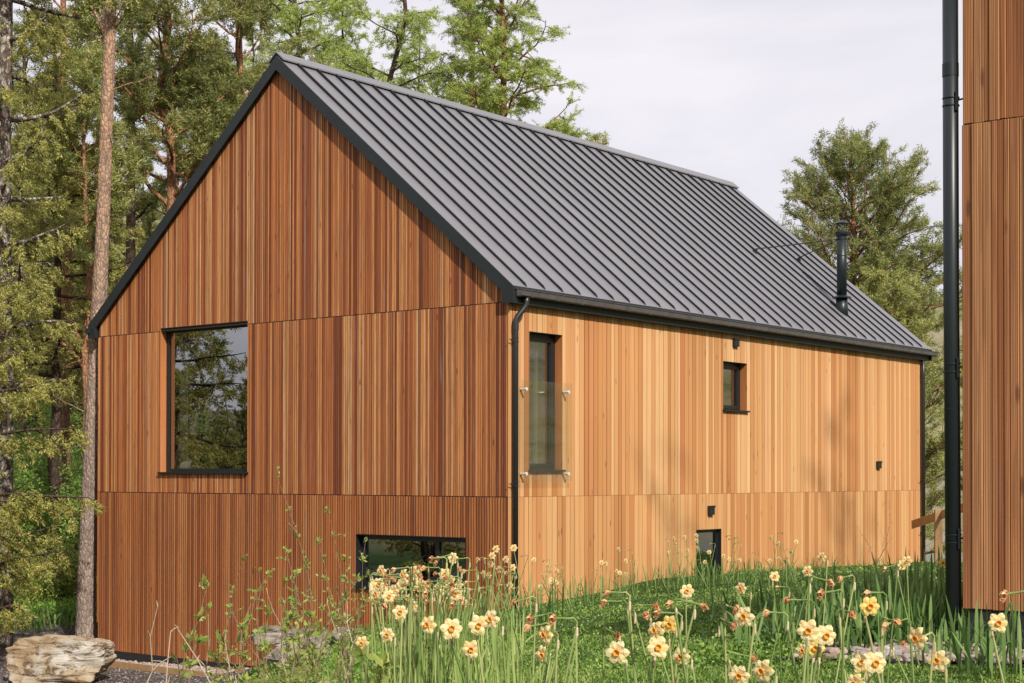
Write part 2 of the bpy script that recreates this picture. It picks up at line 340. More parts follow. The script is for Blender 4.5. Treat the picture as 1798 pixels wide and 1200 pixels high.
def axis(a, b, st, lo, hi, g=1.045):
    c = list(np.arange(a, b, st)); s = st; x = c[-1]
    while x < hi: s *= g; x += s; c.append(x)
    s = st; x = c[0]; l = []
    while x > lo: s *= g; x -= s; l.append(x)
    return np.array(l[::-1] + c)
gx_ = axis(-14, 18, .2, -1500, 1500); gy_ = axis(-16, 16, .2, -1500, 1500)
X, Y = np.meshgrid(gx_, gy_); Z = HZ(X.ravel(), Y.ravel()).reshape(X.shape)
nx, ny = len(gx_), len(gy_)
me = bpy.data.meshes.new('ground'); me.vertices.add(nx * ny); me.vertices.foreach_set('co', np.stack([X, Y, Z], -1).astype(np.float32).ravel())
i = np.arange(nx * ny).reshape(ny, nx); q = np.stack([i[:-1, :-1], i[:-1, 1:], i[1:, 1:], i[1:, :-1]], -1).reshape(-1, 4).astype(np.int32)
me.loops.add(q.size); me.loops.foreach_set('vertex_index', q.ravel()); me.polygons.add(len(q)); me.polygons.foreach_set('loop_start', np.arange(0, q.size, 4, dtype=np.int32)); me.polygons.foreach_set('loop_total', np.full(len(q), 4, np.int32))
me.polygons.foreach_set('use_smooth', np.ones(len(q), bool))
def gravel_mask(x, y):              # gravel yard at the foot of the gable
    g = smooth((-4.2 - x + .35 * (y + 1)) / .8) * smooth((y + 24) / 3)
    g *= 1 - smooth((y - (1.2)) / .6) * (x < -9.2)
    return g
def forest_mask(x, y): return smooth((-9.0 - x) / .6) * smooth((y - 1.0 - .02 * (x + 9)) / .5)
a = me.attributes.new('gravel', 'FLOAT', 'POINT'); a.data.foreach_set('value', gravel_mask(X.ravel(), Y.ravel()).astype(np.float32))
xr, yr = X.ravel(), Y.ravel(); fm = np.maximum(forest_mask(xr, yr), smooth((yr - 16) / 3) * (xr < 12)); 
a = me.attributes.new('woods', 'FLOAT', 'POINT'); a.data.foreach_set('value', fm.astype(np.float32))
a = me.attributes.new('farland', 'FLOAT', 'POINT'); a.data.foreach_set('value', smooth((np.hypot(xr, yr) - 60) / 60).astype(np.float32))
gm = M('ground_cover')
n_f = gm.noise(gm.pos(), 26, 5, .7); n_m = gm.noise(gm.pos(), 1.6, 4, .6)
grass = gm.mix(.5, gm.ramp(n_f, [(.3, (.012, .028, .007)), (.55, (.03, .062, .013)), (.75, (.06, .10, .022))]), gm.ramp(n_m, [(.3, (.02, .045, .01)), (.7, (.05, .10, .018))]))
vg = gm.n('ShaderNodeTexVoronoi'); vg.inputs['Scale'].default_value = 38; gm.l(gm.pos(), vg.inputs[0])
grv = gm.mix(.75, gm.ramp(vg.outputs['Color'], [(.1, (.035, .03, .028)), (.55, (.105, .09, .083)), (.9, (.24, .21, .19))]), gm.ramp(n_m, [(.3, (.05, .042, .038)), (.7, (.12, .10, .09))]))
wd = gm.ramp(n_f, [(.3, (.025, .02, .012)), (.5, (.06, .06, .02)), (.7, (.06, .11, .025))])
hn = gm.noise(gm.pos((1, 1, 1)), .02, 8, .68); hn2 = gm.noise(gm.pos((1, 1, 2)), .14, 6, .7)
hill = gm.mix(.55, gm.ramp(hn, [(.36, (.10, .13, .035)), (.48, (.24, .20, .13)), (.56, (.17, .14, .115)), (.68, (.30, .27, .22))]), gm.ramp(hn2, [(.36, (.04, .07, .02)), (.47, (.20, .20, .08)), (.58, (.27, .23, .18)), (.7, (.33, .31, .29))]))
c = gm.mix(gm.attr('gravel'), grass, grv); c = gm.mix(gm.attr('woods'), c, wd); c = gm.mix(gm.attr('farland'), c, hill)
gm.col(c).set(.95, 0, .15); gm.bump(gm.math('ADD', vg.outputs['Distance'], n_f), .6, .02)
me.materials.append(gm.m); me.update(calc_edges=True)
ground = bpy.data.objects.new('ground', me); COL.objects.link(ground); tag(ground, kind='structure')
wm = M('lake_water'); wm.col((.10, .13, .16)).set(.12, 0, .6); wm.bump(wm.noise(wm.pos((1, 1, 1)), .9, 3, .5), .25, .1)
wb = MB(); wb.poly([(-40, -60, -6), (230, -60, -6), (230, 260, -6), (-60, 260, -6)]); w_ = wb.build('water', wm.m); tag(w_, kind='structure')

# ------------------------------------------------------------------ main house
HW, HL, ZJ, ZE, ZR = 9.2003, 13.8066, -.3137, 2.41, 6.604
ZB = -3.07; RX = -HW / 2 - .018; EO = .15; ZE2 = 2.62; OV = .135
SL = (ZR - ZE2) / (EO - RX)
rng = random.Random(11)
house = empty('timber_house', (0, 0, 0)); tag(house, 'large timber clad house with dark standing seam roof and a flue, on the lawn', 'house')
def rooftop(x): return ZR - abs(x - RX) * SL
GW = [(-7.52, -5.34, .03, 2.46), (-2.93, -.777, -1.68, -.903)]              # gable openings x0,x1,z0,z1
LW = [(.40, 1.197, .065, 2.03), (5.736, 6.536, 1.095, 1.915), (4.883, 5.679, -2.0, -.905)]
def spans(z0, z1, x0, x1, holes):
    cuts = [(h[2], h[3]) for h in holes if x0 < h[1] - .004 and x1 > h[0] + .004]
    out = [(z0, z1)]
    for a, b in cuts:
        n = []
        for p, q in out:
            if b <= p or a >= q: n.append((p, q))
            else:
                if a > p: n.append((p, a))
                if b < q: n.append((b, q))
        out = n
    return out
def edges(x0, x1, wf, holes, z0, z1, gap):
    xs = []; brk = sorted({x0, x1} | {v for h in holes if h[2] < z1 and h[3] > z0 for v in h[:2]})
    for a, b in zip(brk, brk[1:]):
        ws = []; t = 0
        while t < b - a: w = wf(); ws.append(w); t += w
        k = (b - a) / t; p = a
        for w in ws: xs.append((p, p + w * k)); p += w * k
    return xs
# gable cladding (y = 0 face, boards stand 0..-.03)
def gable(bands, ymul=1, yo=0.0, holes=GW, xa=-HW, xb=0.0):
    out = []
    for z0, z1, wf, gap, mi in bands:
        b = MB()
        for a_, c_ in edges(xa, xb, wf, holes, z0, z1, gap):
            d = rng.choice([.003, .004, .006]) if mi == 0 else rng.choice([.003, .004])
            for p, q in spans(z0, z1, a_, c_, holes):
                g = gap() / 2; l, r_ = a_ + g, c_ - g
                zt = [min(q, rooftop(l) - .1), min(q, rooftop(r_) - .1)]
                if min(zt) <= p + .01: continue
                rr = rng.random(); j = rng.uniform(-.002, .002)
                p2 = p + .006; zt = [z - .006 + j if z >= q - .001 else z for z in zt]
                y0, y1 = (yo - d * ymul, yo)
                if ymul > 0: b.hexa([(l, y0, p2), (r_, y0, p2), (r_, y1, p2), (l, y1, p2), (l, y0, zt[0]), (r_, y0, zt[1]), (r_, y1, zt[1]), (l, y1, zt[0])], 0, rr)
                else: b.hexa([(l, y1, p2), (r_, y1, p2), (r_, y0, p2), (l, y0, p2), (l, y1, zt[0]), (r_, y1, zt[1]), (r_, y0, zt[1]), (l, y0, zt[0])], 0, rr)
        out.append(b)
    return out
def w_up(): return rng.choice([.032, .038, .044, .05, .05])
def w_lo(): return rng.uniform(.049, .053)
def g_up(): return rng.choice([.007, .011, .015])
def g_lo(): return rng.choice([.015, .018])
bands = [(ZE, ZR + .1, w_up, g_up, 0), (ZJ, ZE, w_up, g_up, 0), (ZB, ZJ, w_lo, g_lo, 1)]
for b, mt in zip(gable(bands, 1, -.05), (wood_gable_up, wood_gable_up, wood_gable_low)): b.build('gable_cladding', mt, house)
# long wall cladding x = 0..+.02
def longwall(xf, sgn, holes, y0, y1, mats):
    for (z0, z1), mt in zip([(ZJ, ZE - .02), (-2.6, ZJ)], mats):
        b = MB(); st = rng.getstate(); rng.seed(77 + (sgn > 0))
        es = edges(y0, y1, lambda: rng.choice([.085, .115, .118, .13, .13]), holes, -9, 9, None)
        rng.setstate(st)
        for a_, c_ in es:
            d = rng.choice([.005, .006, .007])
            for p, q in spans(z0, z1, a_, c_, holes):
                g = rng.choice([.003, .005, .0075]); l, r_ = a_ + g, c_ - g; rr = rng.random()
                xa, xb = (xf, xf + d) if sgn > 0 else (xf - d, xf)
                b.box(xa, xb, l, r_, p + .002, q - .002, 0, rr)
        b.build('long_wall_cladding', mt, house)
longwall(0, 1, LW, -.072, HL + .02, (wood_long, wood_long_low))
longwall(-HW, -1, [], -.07, HL, (wood_gable_up, wood_gable_low))
gable_back = gable([(ZE, ZR + .1, lambda: .1, lambda: .008, 0), (ZJ, ZE, lambda: .1, lambda: .008, 0), (ZB, ZJ, lambda: .1, lambda: .008, 0)], -1, HL, [])
for b in gable_back: b.build('gable_cladding', wood_gable_up, house)
# black backing shell with the openings cut, thickness .02..-> walls .3
def wall_rects(x0, x1, z0, z1, holes):
    xs = sorted({x0, x1} | {v for h in holes for v in h[:2]}); out = []
    for a_, c_ in zip(xs, xs[1:]):
        for p, q in spans(z0, z1, a_, c_, holes): out.append((a_, c_, p, q))
    return out
b = MB()
for a_, c_, p, q in wall_rects(-HW + .02, -.02, ZB - .2, ZE, GW): b.box(a_, c_, -.048, .28, p, q)
b.prism([(-HW + .02, ZE), (-.02, ZE), (-.02, ZE + .05), (RX, ZR - .14), (-HW + .02, ZE + .05)], 'y', -.048, .28)
for a_, c_, p, q in wall_rects(.28, HL - .02, ZB - .2, ZE, LW): b.box(-.28, -.002, a_, c_, p, q)
b.box(-HW + .02, -.02, HL - .28, HL - .002, ZB - .2, ZE)
b.prism([(-HW + .02, ZE), (-.02, ZE), (-.02, ZE + .05), (RX, ZR - .14), (-HW + .02, ZE + .05)], 'y', HL - .28, HL - .002)
b.box(-HW + .002, -HW + .28, .28, HL - .28, ZB - .2, ZE)
b.build('wall_core', backing_m, house)
# rooms: floor slab and inner partitions so the windows look into dim rooms
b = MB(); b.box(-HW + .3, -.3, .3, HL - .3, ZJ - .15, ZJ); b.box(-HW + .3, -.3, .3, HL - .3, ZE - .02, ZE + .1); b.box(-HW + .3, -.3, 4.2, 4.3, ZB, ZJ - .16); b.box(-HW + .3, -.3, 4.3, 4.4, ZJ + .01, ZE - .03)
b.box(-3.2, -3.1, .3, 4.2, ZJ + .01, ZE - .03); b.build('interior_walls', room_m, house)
b = MB(); b.box(-HW - .012, .012, -.06, .0015, ZB - .3, ZB); b.box(.0, .012, 0, HL, -3.0, -2.6); b.build('plinth', plinth_m, house)
# roof
TH = .05
def roof_side(s):
    b = MB()
    xe = EO if s > 0 else 2 * RX - EO
    y = -OV; k = 0; W_ = .43; ys = [-OV]
    y = -OV + .31
    while y < HL + OV - .15: ys.append(y); y += W_
    ys.append(HL + OV)
    nx_, nz_ = (SL * s / math.hypot(SL, 1), 1 / math.hypot(SL, 1))
    for a_, c_ in zip(ys, ys[1:]):
        rr = rng.random(); dz = rng.uniform(-.0012, .0012)
        x0, z0, x1, z1 = RX, ZR, xe, ZE2 + dz
        pts = [(x0, a_, z0), (x1, a_, z1), (x1, c_, z1), (x0, c_, z0)]
        low = [(p[0] - nx_ * TH, p[1], p[2] - nz_ * TH) for p in pts]
        if s < 0: pts = pts[::-1]; low = low[::-1]
        b.hexa(low + pts, 0, rr)
    for yy in ys[1:-1]:              # standing seams
        h = .040; t = .0145; e0 = .02; e1 = .06
        L0 = Vector((RX + s * e0, yy, ZR - e0 * SL)); L1 = Vector((xe - s * e1, yy, ZE2 + e1 * SL)); N = Vector((nx_, 0, nz_))
        A = L0; B = L1
        p = [A + Vector((0, -t, 0)), B + Vector((0, -t, 0)), B + Vector((0, t, 0)), A + Vector((0, t, 0))]
        top = [p[0] + N * h, p[1] + N * h * .7, p[2] + N * h * .7, p[3] + N * h]
        if s < 0: p = p[::-1]; top = top[::-1]
        b.hexa(p + top, 1, .5)
        # folded foot running down to the eave
        B2 = Vector((xe - s * .015, yy, ZE2 + .015 * SL))
        p = [B + Vector((0, -t, 0)), B2 + Vector((0, -t, 0)), B2 + Vector((0, t, 0)), B + Vector((0, t, 0))]
        top = [p[0] + N * h * .7, p[1] + N * .004, p[2] + N * .004, p[3] + N * h * .7]
        if s < 0: p = p[::-1]; top = top[::-1]
        b.hexa(p + top, 1, .5)
    return b
roof = roof_side(1).build('roof', [roof_m, seam_m], house); roof_side(-1).build('roof', [roof_m, seam_m], house)
b = MB(); hh = .052                    # ridge cap
for s in (1, -1):
    xw = .17; pr = [(RX, ZR + hh + .012), (RX + s * xw, ZR + hh + .012 - xw * SL), (RX + s * xw, ZR + hh - .012 - xw * SL), (RX, ZR + hh - .012)]
    if s < 0: pr = pr[::-1]
    b.prism(pr, 'y', -OV - .012, HL + OV + .012)
rc = b.build('ridge_cap', roof_m, roof)
b = MB()                               # upstand closing under the ridge cap
for s in (1, -1):
    xw = .135; p0 = (RX + s * xw, ZR - xw * SL + .001); b.box(min(p0[0], p0[0] - s * .01), max(p0[0], p0[0] - s * .01), -OV + .003, HL + OV - .003, p0[1] - .02, p0[1] + .034)
b.build('ridge_closure', seam_m, roof)
# bargeboards: front and back
def barge(y0, y1):
    b = MB()
    for s in (1, -1):
        xe = EO if s > 0 else 2 * RX - EO; dn = .22; xi = xe - s * .20
        top = lambda x: ZR - abs(x - RX) * SL - .008
        pts = [(RX, top(RX)), (xe + s * .004, top(xe)), (xe + s * .004, 2.385), (xi, 2.385), (xi, top(xi) - dn), (RX, top(RX) - dn)]
        if s < 0: pts = pts[::-1]
        b.prism(pts, 'y', y0 + (0.001 if s < 0 else 0), y1)
    return b
barge(-OV - .012, -OV + .02).build('bargeboard', trim_m, house); barge(HL + OV - .02, HL + OV + .012).build('bargeboard', trim_m, house)
# soffits at the verges
for s in (1, -1):
    for y0, y1 in ((-OV + .021, -.05), (HL, HL + OV - .021)):
        xe = EO if s > 0 else 2 * RX - EO; t = lambda x: ZR - abs(x - RX) * SL - .14
        pts = [(RX, t(RX)), (xe - s * .2, t(xe - s * .2)), (xe - s * .2, t(xe - s * .2) - .03), (RX, t(RX) - .03)]
        b = MB(); b.prism(pts if s > 0 else pts[::-1], 'y', y0, y1); b.build('verge_soffit', trim_m, house)
b = MB()                               # eaves fascia
b.box(.024, .115, -OV + .021, HL + OV - .021, 2.385, 2.56); b.build('fascia', trim_m, house); b = MB()
b.box(-HW - .115, -HW - .024, -OV + .021, HL + OV - .021, 2.385, 2.56)
b.build('fascia', trim_m, house)
def gutter(s, y0, y1):
    b = MB(); xo = .118 if s > 0 else -HW - .118
    prof = [(0, 2.575), (0, 2.492), (.02, 2.478), (.085, 2.478), (.105, 2.492), (.105, 2.56), (.118, 2.568), (.105, 2.574), (.095, 2.568), (.095, 2.5), (.01, 2.5), (.01, 2.575)]
    pr = [(xo + s * x, z) for x, z in prof]
    b.prism(pr if s < 0 else pr[::-1], 'y', y0, y1)
    g = b.build('gutter', gutter_m, house)
    y = y0 + .22
    while y < y1:
        k = MB(); k.box(min(xo + s * .104, xo + s * .11), max(xo + s * .104, xo + s * .11), y, y + .022, 2.474, 2.572); k.build('gutter_bracket', gutter_m, g); y += .595
    return g
gutter(1, -.03, HL + OV + .12)
b = MB(); xo = -HW - .118; b.box(xo - .1, xo, -OV - .05, HL + OV, 2.47, 2.56); b.build('gutter', trim_m, house)
# downpipes on the long wall
def downpipe(y, x=.075, swan=True, zb=-2.3, r=.04, m=pipe_m):
    b = MB(); pts = []
    if swan:
        a = Vector((.165, y + .13, 2.50)); c_ = Vector((x, y, 2.08))
        pts = [a, a + Vector((0, 0, -.09))]
        for t in [i / 8 for i in range(1, 9)]:
            e = t * t * (3 - 2 * t); pts.append(Vector((a.x + (c_.x - a.x) * e, a.y + (c_.y - a.y) * e, 2.41 - (2.41 - 2.13) * t)))
    else: pts = [Vector((x, y, 2.5))]
    pts += [Vector((x, y, 2.05)), Vector((x, y, zb))]
    b.tube(pts, r, 20)
    p = b.build('downpipe', m, house, smooth=True)
    for z in (2.06, ):
        k = MB(); k.tube([(x, y, z - .05), (x, y, z + .05)], r + .005, 20); k.build('pipe_socket', m, p)
    for z in (1.88, -.13) if swan else (-.12, -1.2):
        k = MB()
        for dz in (-.028, .028): k.tube([(x, y, z + dz - .006), (x, y, z + dz + .006)], r + .006, 20)
        k.box(x - .055, x - .02, y - .02, y + .02, z - .025, z + .025); k.tube([(x - .02, y - .12, z + .0), (x - .0, y - .03, z)], .007, 6)
        k.build('pipe_bracket', m, p)
    return p
downpipe(.01); downpipe(HL - .12, swan=False)
# windows
def rect_frame(ax, o, h, d0, d1, w, b):      # frame bars round opening h (a0,a1,z0,z1) on plane; ax 'y' -> gable
    a0, a1, z0, z1 = h
    def bx(p, q, r_, s):
        if ax == 'y': b.box(p, q, d0, d1, r_, s)
        else: b.box(-d1, -d0, p, q, r_, s)
    bx(a0, a0 + w, z0, z1); bx(a1 - w, a1, z0, z1); bx(a0 + w, a1 - w, z1 - w, z1); bx(a0 + w, a1 - w, z0, z0 + w)
def window(ax, h, dep, fw, mull=None, sill=True, sash=False, name='window', wood=True):
    a0, a1, z0, z1 = h
    b = MB(); rect_frame(ax, 0, (a0 + .008, a1 - .008, z0, z1 - .008), dep, dep + .07, fw, b)
    if mull: b.box(mull - .035, mull + .035, dep - .002, dep + .068, z0 + fw, z1 - fw - .009)
    w = b.build('window', frame_m, house)
    if sash:
        b = MB(); rect_frame(ax, 0, (a0 + .022 + fw * .7, a1 - .022 - fw * .7, z0 + fw * .7, z1 - .022 - fw * .7), dep - .012, dep + .03, .055, b); b.build('sash', frame_m, w)
    g0, g1, g2, g3 = a0 + .03, a1 - .03, z0 + .02, z1 - .03; gd = dep + .025
    b = MB()
    if ax == 'y': b.poly([(g0, gd, g2), (g1, gd, g2), (g1, gd, g3), (g0, gd, g3)])
    else: b.poly([(-gd, g0, g2), (-gd, g1, g2), (-gd, g1, g3), (-gd, g0, g3)])
    b.build('pane', pane_m, w)
    t = .007; e = -.060 if ax == 'y' else -.008                         # reveal linings
    for (p, q, r_, s) in ((a0, a0 + t, z0, z1), (a1 - t, a1, z0, z1)):
        b = MB()
        if ax == 'y': b.box(p, q, e, dep - .001, r_, s, 0, .4)
        else: b.box(-dep + .001, -e, p, q, r_, s, 0, .4)
        b.build('reveal', reveal_wood if wood else frame_m, w)
    b = MB()
    if ax == 'y': b.box(a0 + t, a1 - t, e, dep - .001, z1 - t, z1)
    else: b.box(-dep + .001, -e, a0 + t, a1 - t, z1 - t, z1)
    b.build('head_lining', frame_m, w)
    if sill:
        b = MB()
        if ax == 'y': b.box(a0 - .012, a1 + .012, -.10, dep + .02, z0 - .022, z0 + .006)
        else: b.box(-dep - .02, .06, a0 - .012, a1 + .012, z0 - .022, z0 + .006)
        b.build('sill', frame_m, w)
    return w
w1 = window('y', GW[0], .07, .065)
b = MB(); b.box(-7.42, -7.26, .29, .33, .1, 2.4); b.build('curtain', blind_upright_m, w1)  # pale upright strip behind the left edge of the pane
w2 = window('y', GW[1], .05, .065, mull=-1.40, wood=False)
b = MB(); b.box(-2.8, -1.5, .29, .31, -1.02, -.99); b.box(-1.33, -.85, .29, .31, -1.10, -1.08); b.build('blind', blind_upright_m, w2)
w3 = window('x', LW[0], .125, .055, sash=True)
b = MB(); b.box(-.34, -.3, .95, 1.01, .1, 1.95); b.build('curtain', blind_upright_m, w3)  # pale upright post inside the room
window('x', LW[1], .125, .05, sash=True)
window('x', LW[2], .05, .045, sill=False, wood=False)
# glass balustrade in front of the tall window
b = MB(); b.box(.105, .119, .10, 1.287, -.095, 1.325); bal = b.build('glass_balustrade', bal_glass, house)
for yy in (.20, 1.20):
    for zz in (.01, 1.20):
        k = MB(); k.tube([(.02, yy, zz), (.104, yy, zz)], .019, 16); k.tube([(.1195, yy, zz), (.129, yy, zz)], .024, 16); k.build('standoff_pin', steel_m, bal)
# wall boxes
for (y, z, hy, hz_) in ((6.12, 2.25, .075, .07), (11.67, .2, .075, .07), (5.305, -.59, .075, .075)):
    k = MB(); k.box(.0075, .06, y - hy, y + hy, z - hz_, z + hz_); k.prism([(.0901, z - hz_ + .01), (.12, z - hz_ + .01), (.0901, z + hz_ - .005)], 'y', y - hy, y + hy) if False else None
    k.box(.0605, .07, y - hy - .006, y + hy + .006, z + hz_ - .03, z + hz_ + .006)
    k.build('wall_vent', frame_m, house)
# flue: stands on the +X slope
FX, FY, FZ = -.60, 11.34, 3.24
b = MB(); b.tube([(FX, FY, FZ - .2), (FX, FY, FZ + .31)], [.135, .108], 24); fl = b.build('flue_base', pipe2_m, house, True)
b = MB(); b.tube([(FX, FY, FZ + .3), (FX, FY, FZ + 1.56)], .098, 24); b.build('flue_pipe', pipe2_m, fl, True)
b = MB(); b.tube([(FX, FY, FZ + .27), (FX, FY, FZ + .29), (FX, FY, FZ + .33)], [.185, .187, .10], 24); b.build('storm_collar', pipe2_m, fl)
b = MB(); b.tube([(FX, FY, FZ + 1.50), (FX, FY, FZ + 1.54), (FX, FY, FZ + 1.58), (FX, FY, FZ + 1.62)], [.10, .135, .14, .115], 24)
b.tube([(FX, FY, FZ + 1.74), (FX, FY, FZ + 1.755), (FX, FY, FZ + 1.79), (FX, FY, FZ + 1.82)], [.12, .155, .10, .02], 24)
for k in range(5):
    a = k * 1.2566 + .3; b.tube([(FX + .1 * math.cos(a), FY + .1 * math.sin(a), FZ + 1.6), (FX + .1 * math.cos(a), FY + .1 * math.sin(a), FZ + 1.76)], .008, 6)
b.build('cowl', pipe2_m, fl)
b = MB(); b.tube([(FX, FY, FZ + 1.1), (FX, FY, FZ + 1.12)], .101, 24); b.tube([(FX, FY, FZ + 1.44), (FX, FY, FZ + 1.47)], .104, 24); b.build('pipe_band', pipe2_m, fl)
for (gx, gy) in ((-2.03, 10.41), (-2.07, 12.30)):
    gz = rooftop(gx); b = MB(); b.tube([(FX - .05, FY, FZ + 1.45), (gx, gy, gz + .07)], .011, 6); b.box(gx - .04, gx + .04, gy - .03, gy + .03, gz - .03, gz + .06)
    b.build('guy_rod', trim_m, fl)

# ------------------------------------------------------------------ neighbouring building on the right
annex = empty('timber_annex', (10.26, -9, -.9)); tag(annex, 'corner of a second larch clad building at the right edge with a dark downpipe', 'building')
AX, AY = 10.26, -9.0; AW, AL, AE, AR = 7.0, 7.5, 3.05, 5.3
def abuild(b, name, mt):
    o = b.build(name, mt, annex); o.matrix_parent_inverse = annex.matrix_world.inverted(); return o
bpy.context.view_layer.update()
def aroof(x): return AR - abs(x - (AX + AW / 2)) * (AR - AE) / (AW / 2)
rng.seed(5)
for (z0, z1) in ((1.9, AR + .1), (-.72, 1.9)):
    b = MB(); x = AX + (.006 if z0 > 1 else 0)
    while x < AX + AW:
        w = rng.choice([.030, .036, .052, .056, .060]); w = min(w, AX + AW - x); d = rng.choice([.018, .022, .026]); g = rng.choice([.0015, .002, .004])
        rr = rng.random(); zt = [min(z1, aroof(x) - .1), min(z1, aroof(x + w) - .1)]
        if min(zt) > z0:
            l, r_ = x + g * .5, x + w - g * .5; t0, t1 = zt[0] - .004, zt[1] - .004
            p2 = z0 + rng.uniform(0, .004); c_ = min(.003, (r_ - l) * .2)
            n = len(b.v)
            ring = [(l, AY), (l, AY - d + c_), (l + c_, AY - d), (r_ - c_, AY - d), (r_, AY - d + c_), (r_, AY)]
            b.v += [(px, py, p2) for px, py in ring] + [(px, py, t0 + (t1 - t0) * (px - l) / max(1e-6, r_ - l)) for px, py in ring]
            for i_ in range(6): j_ = (i_ + 1) % 6; b.face([n + i_, n + j_, n + 6 + j_, n + 6 + i_], 0, rr)
            b.face([n + i_ for i_ in reversed(range(6))], 0, rr); b.face([n + 6 + i_ for i_ in range(6)], 0, rr)
        x += w
    abuild(b, 'gable_cladding', wood_near)
b = MB()
for (z0, z1) in ((1.9, AE), (-.72, 1.9)):
    y = AY - .0
    while y < AY + AL: w = rng.choice([.09, .12, .13]); b.box(AX - .0, AX + .022, y + .002, min(y + w, AY + AL) - .002, z0 + .002, z1 - .002, 0, rng.random()); y += w
abuild(b, 'side_cladding', wood_long)
b = MB(); b.box(AX + .023, AX + AW, AY + .001, AY + AL, -1.2, AE); b.prism([(AX + .023, AE), (AX + AW, AE), (AX + AW / 2, AR - .12)], 'y', AY + .001, AY + AL); abuild(b, 'wall_core', backing_m)
b = MB(); b.box(AX + .03, AX + AW + .01, AY - .012, AY + .0005, -1.3, -.722); abuild(b, 'plinth', plinth_m)
b = MB(); cx_ = AX + AW / 2
for s in (1, -1):
    xe = cx_ + s * (AW / 2 + .03); pr = [(cx_, AR), (cx_, AR - .1), (xe, AE - .05), (xe, AE + .06)]
    b.prism(pr if s < 0 else pr[::-1], 'y', AY - .06, AY + AL + .06)
abuild(b, 'roof', roof_m)
b = MB(); px_, py_ = 10.186, -8.985
b.tube([(px_ - .003, py_, 3.02), (px_, py_, 1.0), (px_ + .012, py_, -1.15)], .0425, 24); dp = abuild(b, 'downpipe', pipe2_m)
for f in dp.data.polygons: f.use_smooth = len(f.vertices) == 4
def asub(b, name, mt):
    o = b.build(name, mt, dp); o.matrix_parent_inverse = dp.matrix_world.inverted(); return o
bpy.context.view_layer.update()
k = MB()
for z0, z1, r_ in ((2.18, 2.25, .0445),): k.tube([(px_ - .002, py_, z0), (px_ - .002, py_, z1)], r_, 24)
asub(k, 'pipe_socket', pipe2_m); k = MB(); k.tube([(px_, py_, .36), (px_, py_, .364)], .0438, 24); asub(k, 'pipe_joint', pipe2_m)
for z in (2.04, .585, -.345):
    k = MB(); dx = .000 if z > 1 else .004 if z > 0 else .009
    for dz in (-.021, .021): k.tube([(px_ + dx, py_, z + dz - .003), (px_ + dx, py_, z + dz + .003)], .0465, 24)
    k.box(px_ + .040 + dx, px_ + .046 + dx, py_ - .035, py_ - .005, z - .055, z + .055); k.tube([(px_ + .044, py_ - .02, z), (AX + .002, py_ - .02, z + .004)], .005, 6)
    asub(k, 'pipe_bracket', pipe2_m)

# ------------------------------------------------------------------ stones, pebbles, edging
def ico_rock(rs, sub=1):
    import bmesh
    bm = bmesh.new(); bmesh.ops.create_icosphere(bm, subdivisions=sub, radius=1)
    V = np.array([v.co[:] for v in bm.verts]); Fc = np.array([[v.index for v in f.verts] for f in bm.faces]); bm.free(); return V, Fc
def pebbles(name, pts, sizes, mat, seed=1, sub=1):
    rs = np.random.RandomState(seed); V0, F0 = ico_rock(rs, sub); n = len(pts); k = len(V0)
    A = rs.rand(n) * 6.28; s = sizes[:, None] * rs.uniform(.6, 1.2, (n, 3)); s[:, 2] *= .62
    V = V0[None] * s[:, None, :] * (1 + rs.uniform(-.16, .16, (n, k, 1)))
    c_, s_ = np.cos(A)[:, None], np.sin(A)[:, None]
    V = np.stack([V[..., 0] * c_ - V[..., 1] * s_, V[..., 0] * s_ + V[..., 1] * c_, V[..., 2]], -1) + pts[:, None, :]
    tri = V[:, F0].reshape(-1, 3)
    return npmesh(name, tri, 3, mat, np.repeat(rs.rand(n), len(F0)))
pb = M('pebble_stone'); pb.col(pb.ramp(pb.attr(), [(0, (.20, .14, .11)), (.3, (.32, .24, .20)), (.6, (.40, .32, .28)), (.85, (.24, .22, .22)), (1, (.50, .45, .41))])).set(.8, 0, .3); pb.bump(pb.noise(pb.pos(), 60, 3, .6), .3, .005)
gs = M('gravel_chips'); gs.col(gs.ramp(gs.attr(), [(0, (.035, .03, .03)), (.5, (.12, .10, .095)), (.85, (.24, .21, .2)), (1, (.42, .38, .35))])).set(.9, 0, .2)
rs = np.random.RandomState(3)
n = 2600; x = rs.uniform(-9.6, -4.2, n); y = rs.uniform(-.62, -.03, n); z = HZ(x, y); 
tag(pebbles('pebbles', np.stack([x, y, np.minimum(z, -3.08) + .012 + rs.rand(n) * .02], 1), rs.uniform(.022, .042, n), pb.m), 'strip of rounded pinkish pebbles along the foot of the gable wall', 'pebbles', kind='stuff')
n = 1500; x = rs.uniform(9.85, 13.6, n); y = rs.uniform(-9.62, -9.0, n); z = HZ(x, y)
n2 = 300; x2 = rs.uniform(9.55, 10.2, n2); y2 = rs.uniform(-9.62, -7.5, n2)
x = np.concatenate([x, x2]); y = np.concatenate([y, y2]); n += n2; z = HZ(x, y)
tag(pebbles('pebbles', np.stack([x, y, z + .012 + rs.rand(n) * .02], 1), rs.uniform(.02, .042, n), pb.m, 2, 2), 'rounded beach pebbles at the base of the near right building', 'pebbles', kind='stuff')
n = 26000; u = rs.uniform(-120, 620, n); D = 1 / rs.uniform(1 / 31., 1 / 19., n); q = CAM[None] + D[:, None] * (_F[None] + _R[None] * ((u - 899) / FPX)[:, None]); x, y = q[:, 0], q[:, 1]
ok = (gravel_mask(x, y) > .5) & ~((x > -9.7) & (y > -.66)); x, y = x[ok], y[ok]; z = HZ(x, y)
tag(pebbles('gravel', np.stack([x, y, z + .003], 1), rs.uniform(.007, .024, len(x)), gs.m, 4), 'dark loose gravel of the yard at the lower left', 'gravel', kind='stuff')
b = MB()
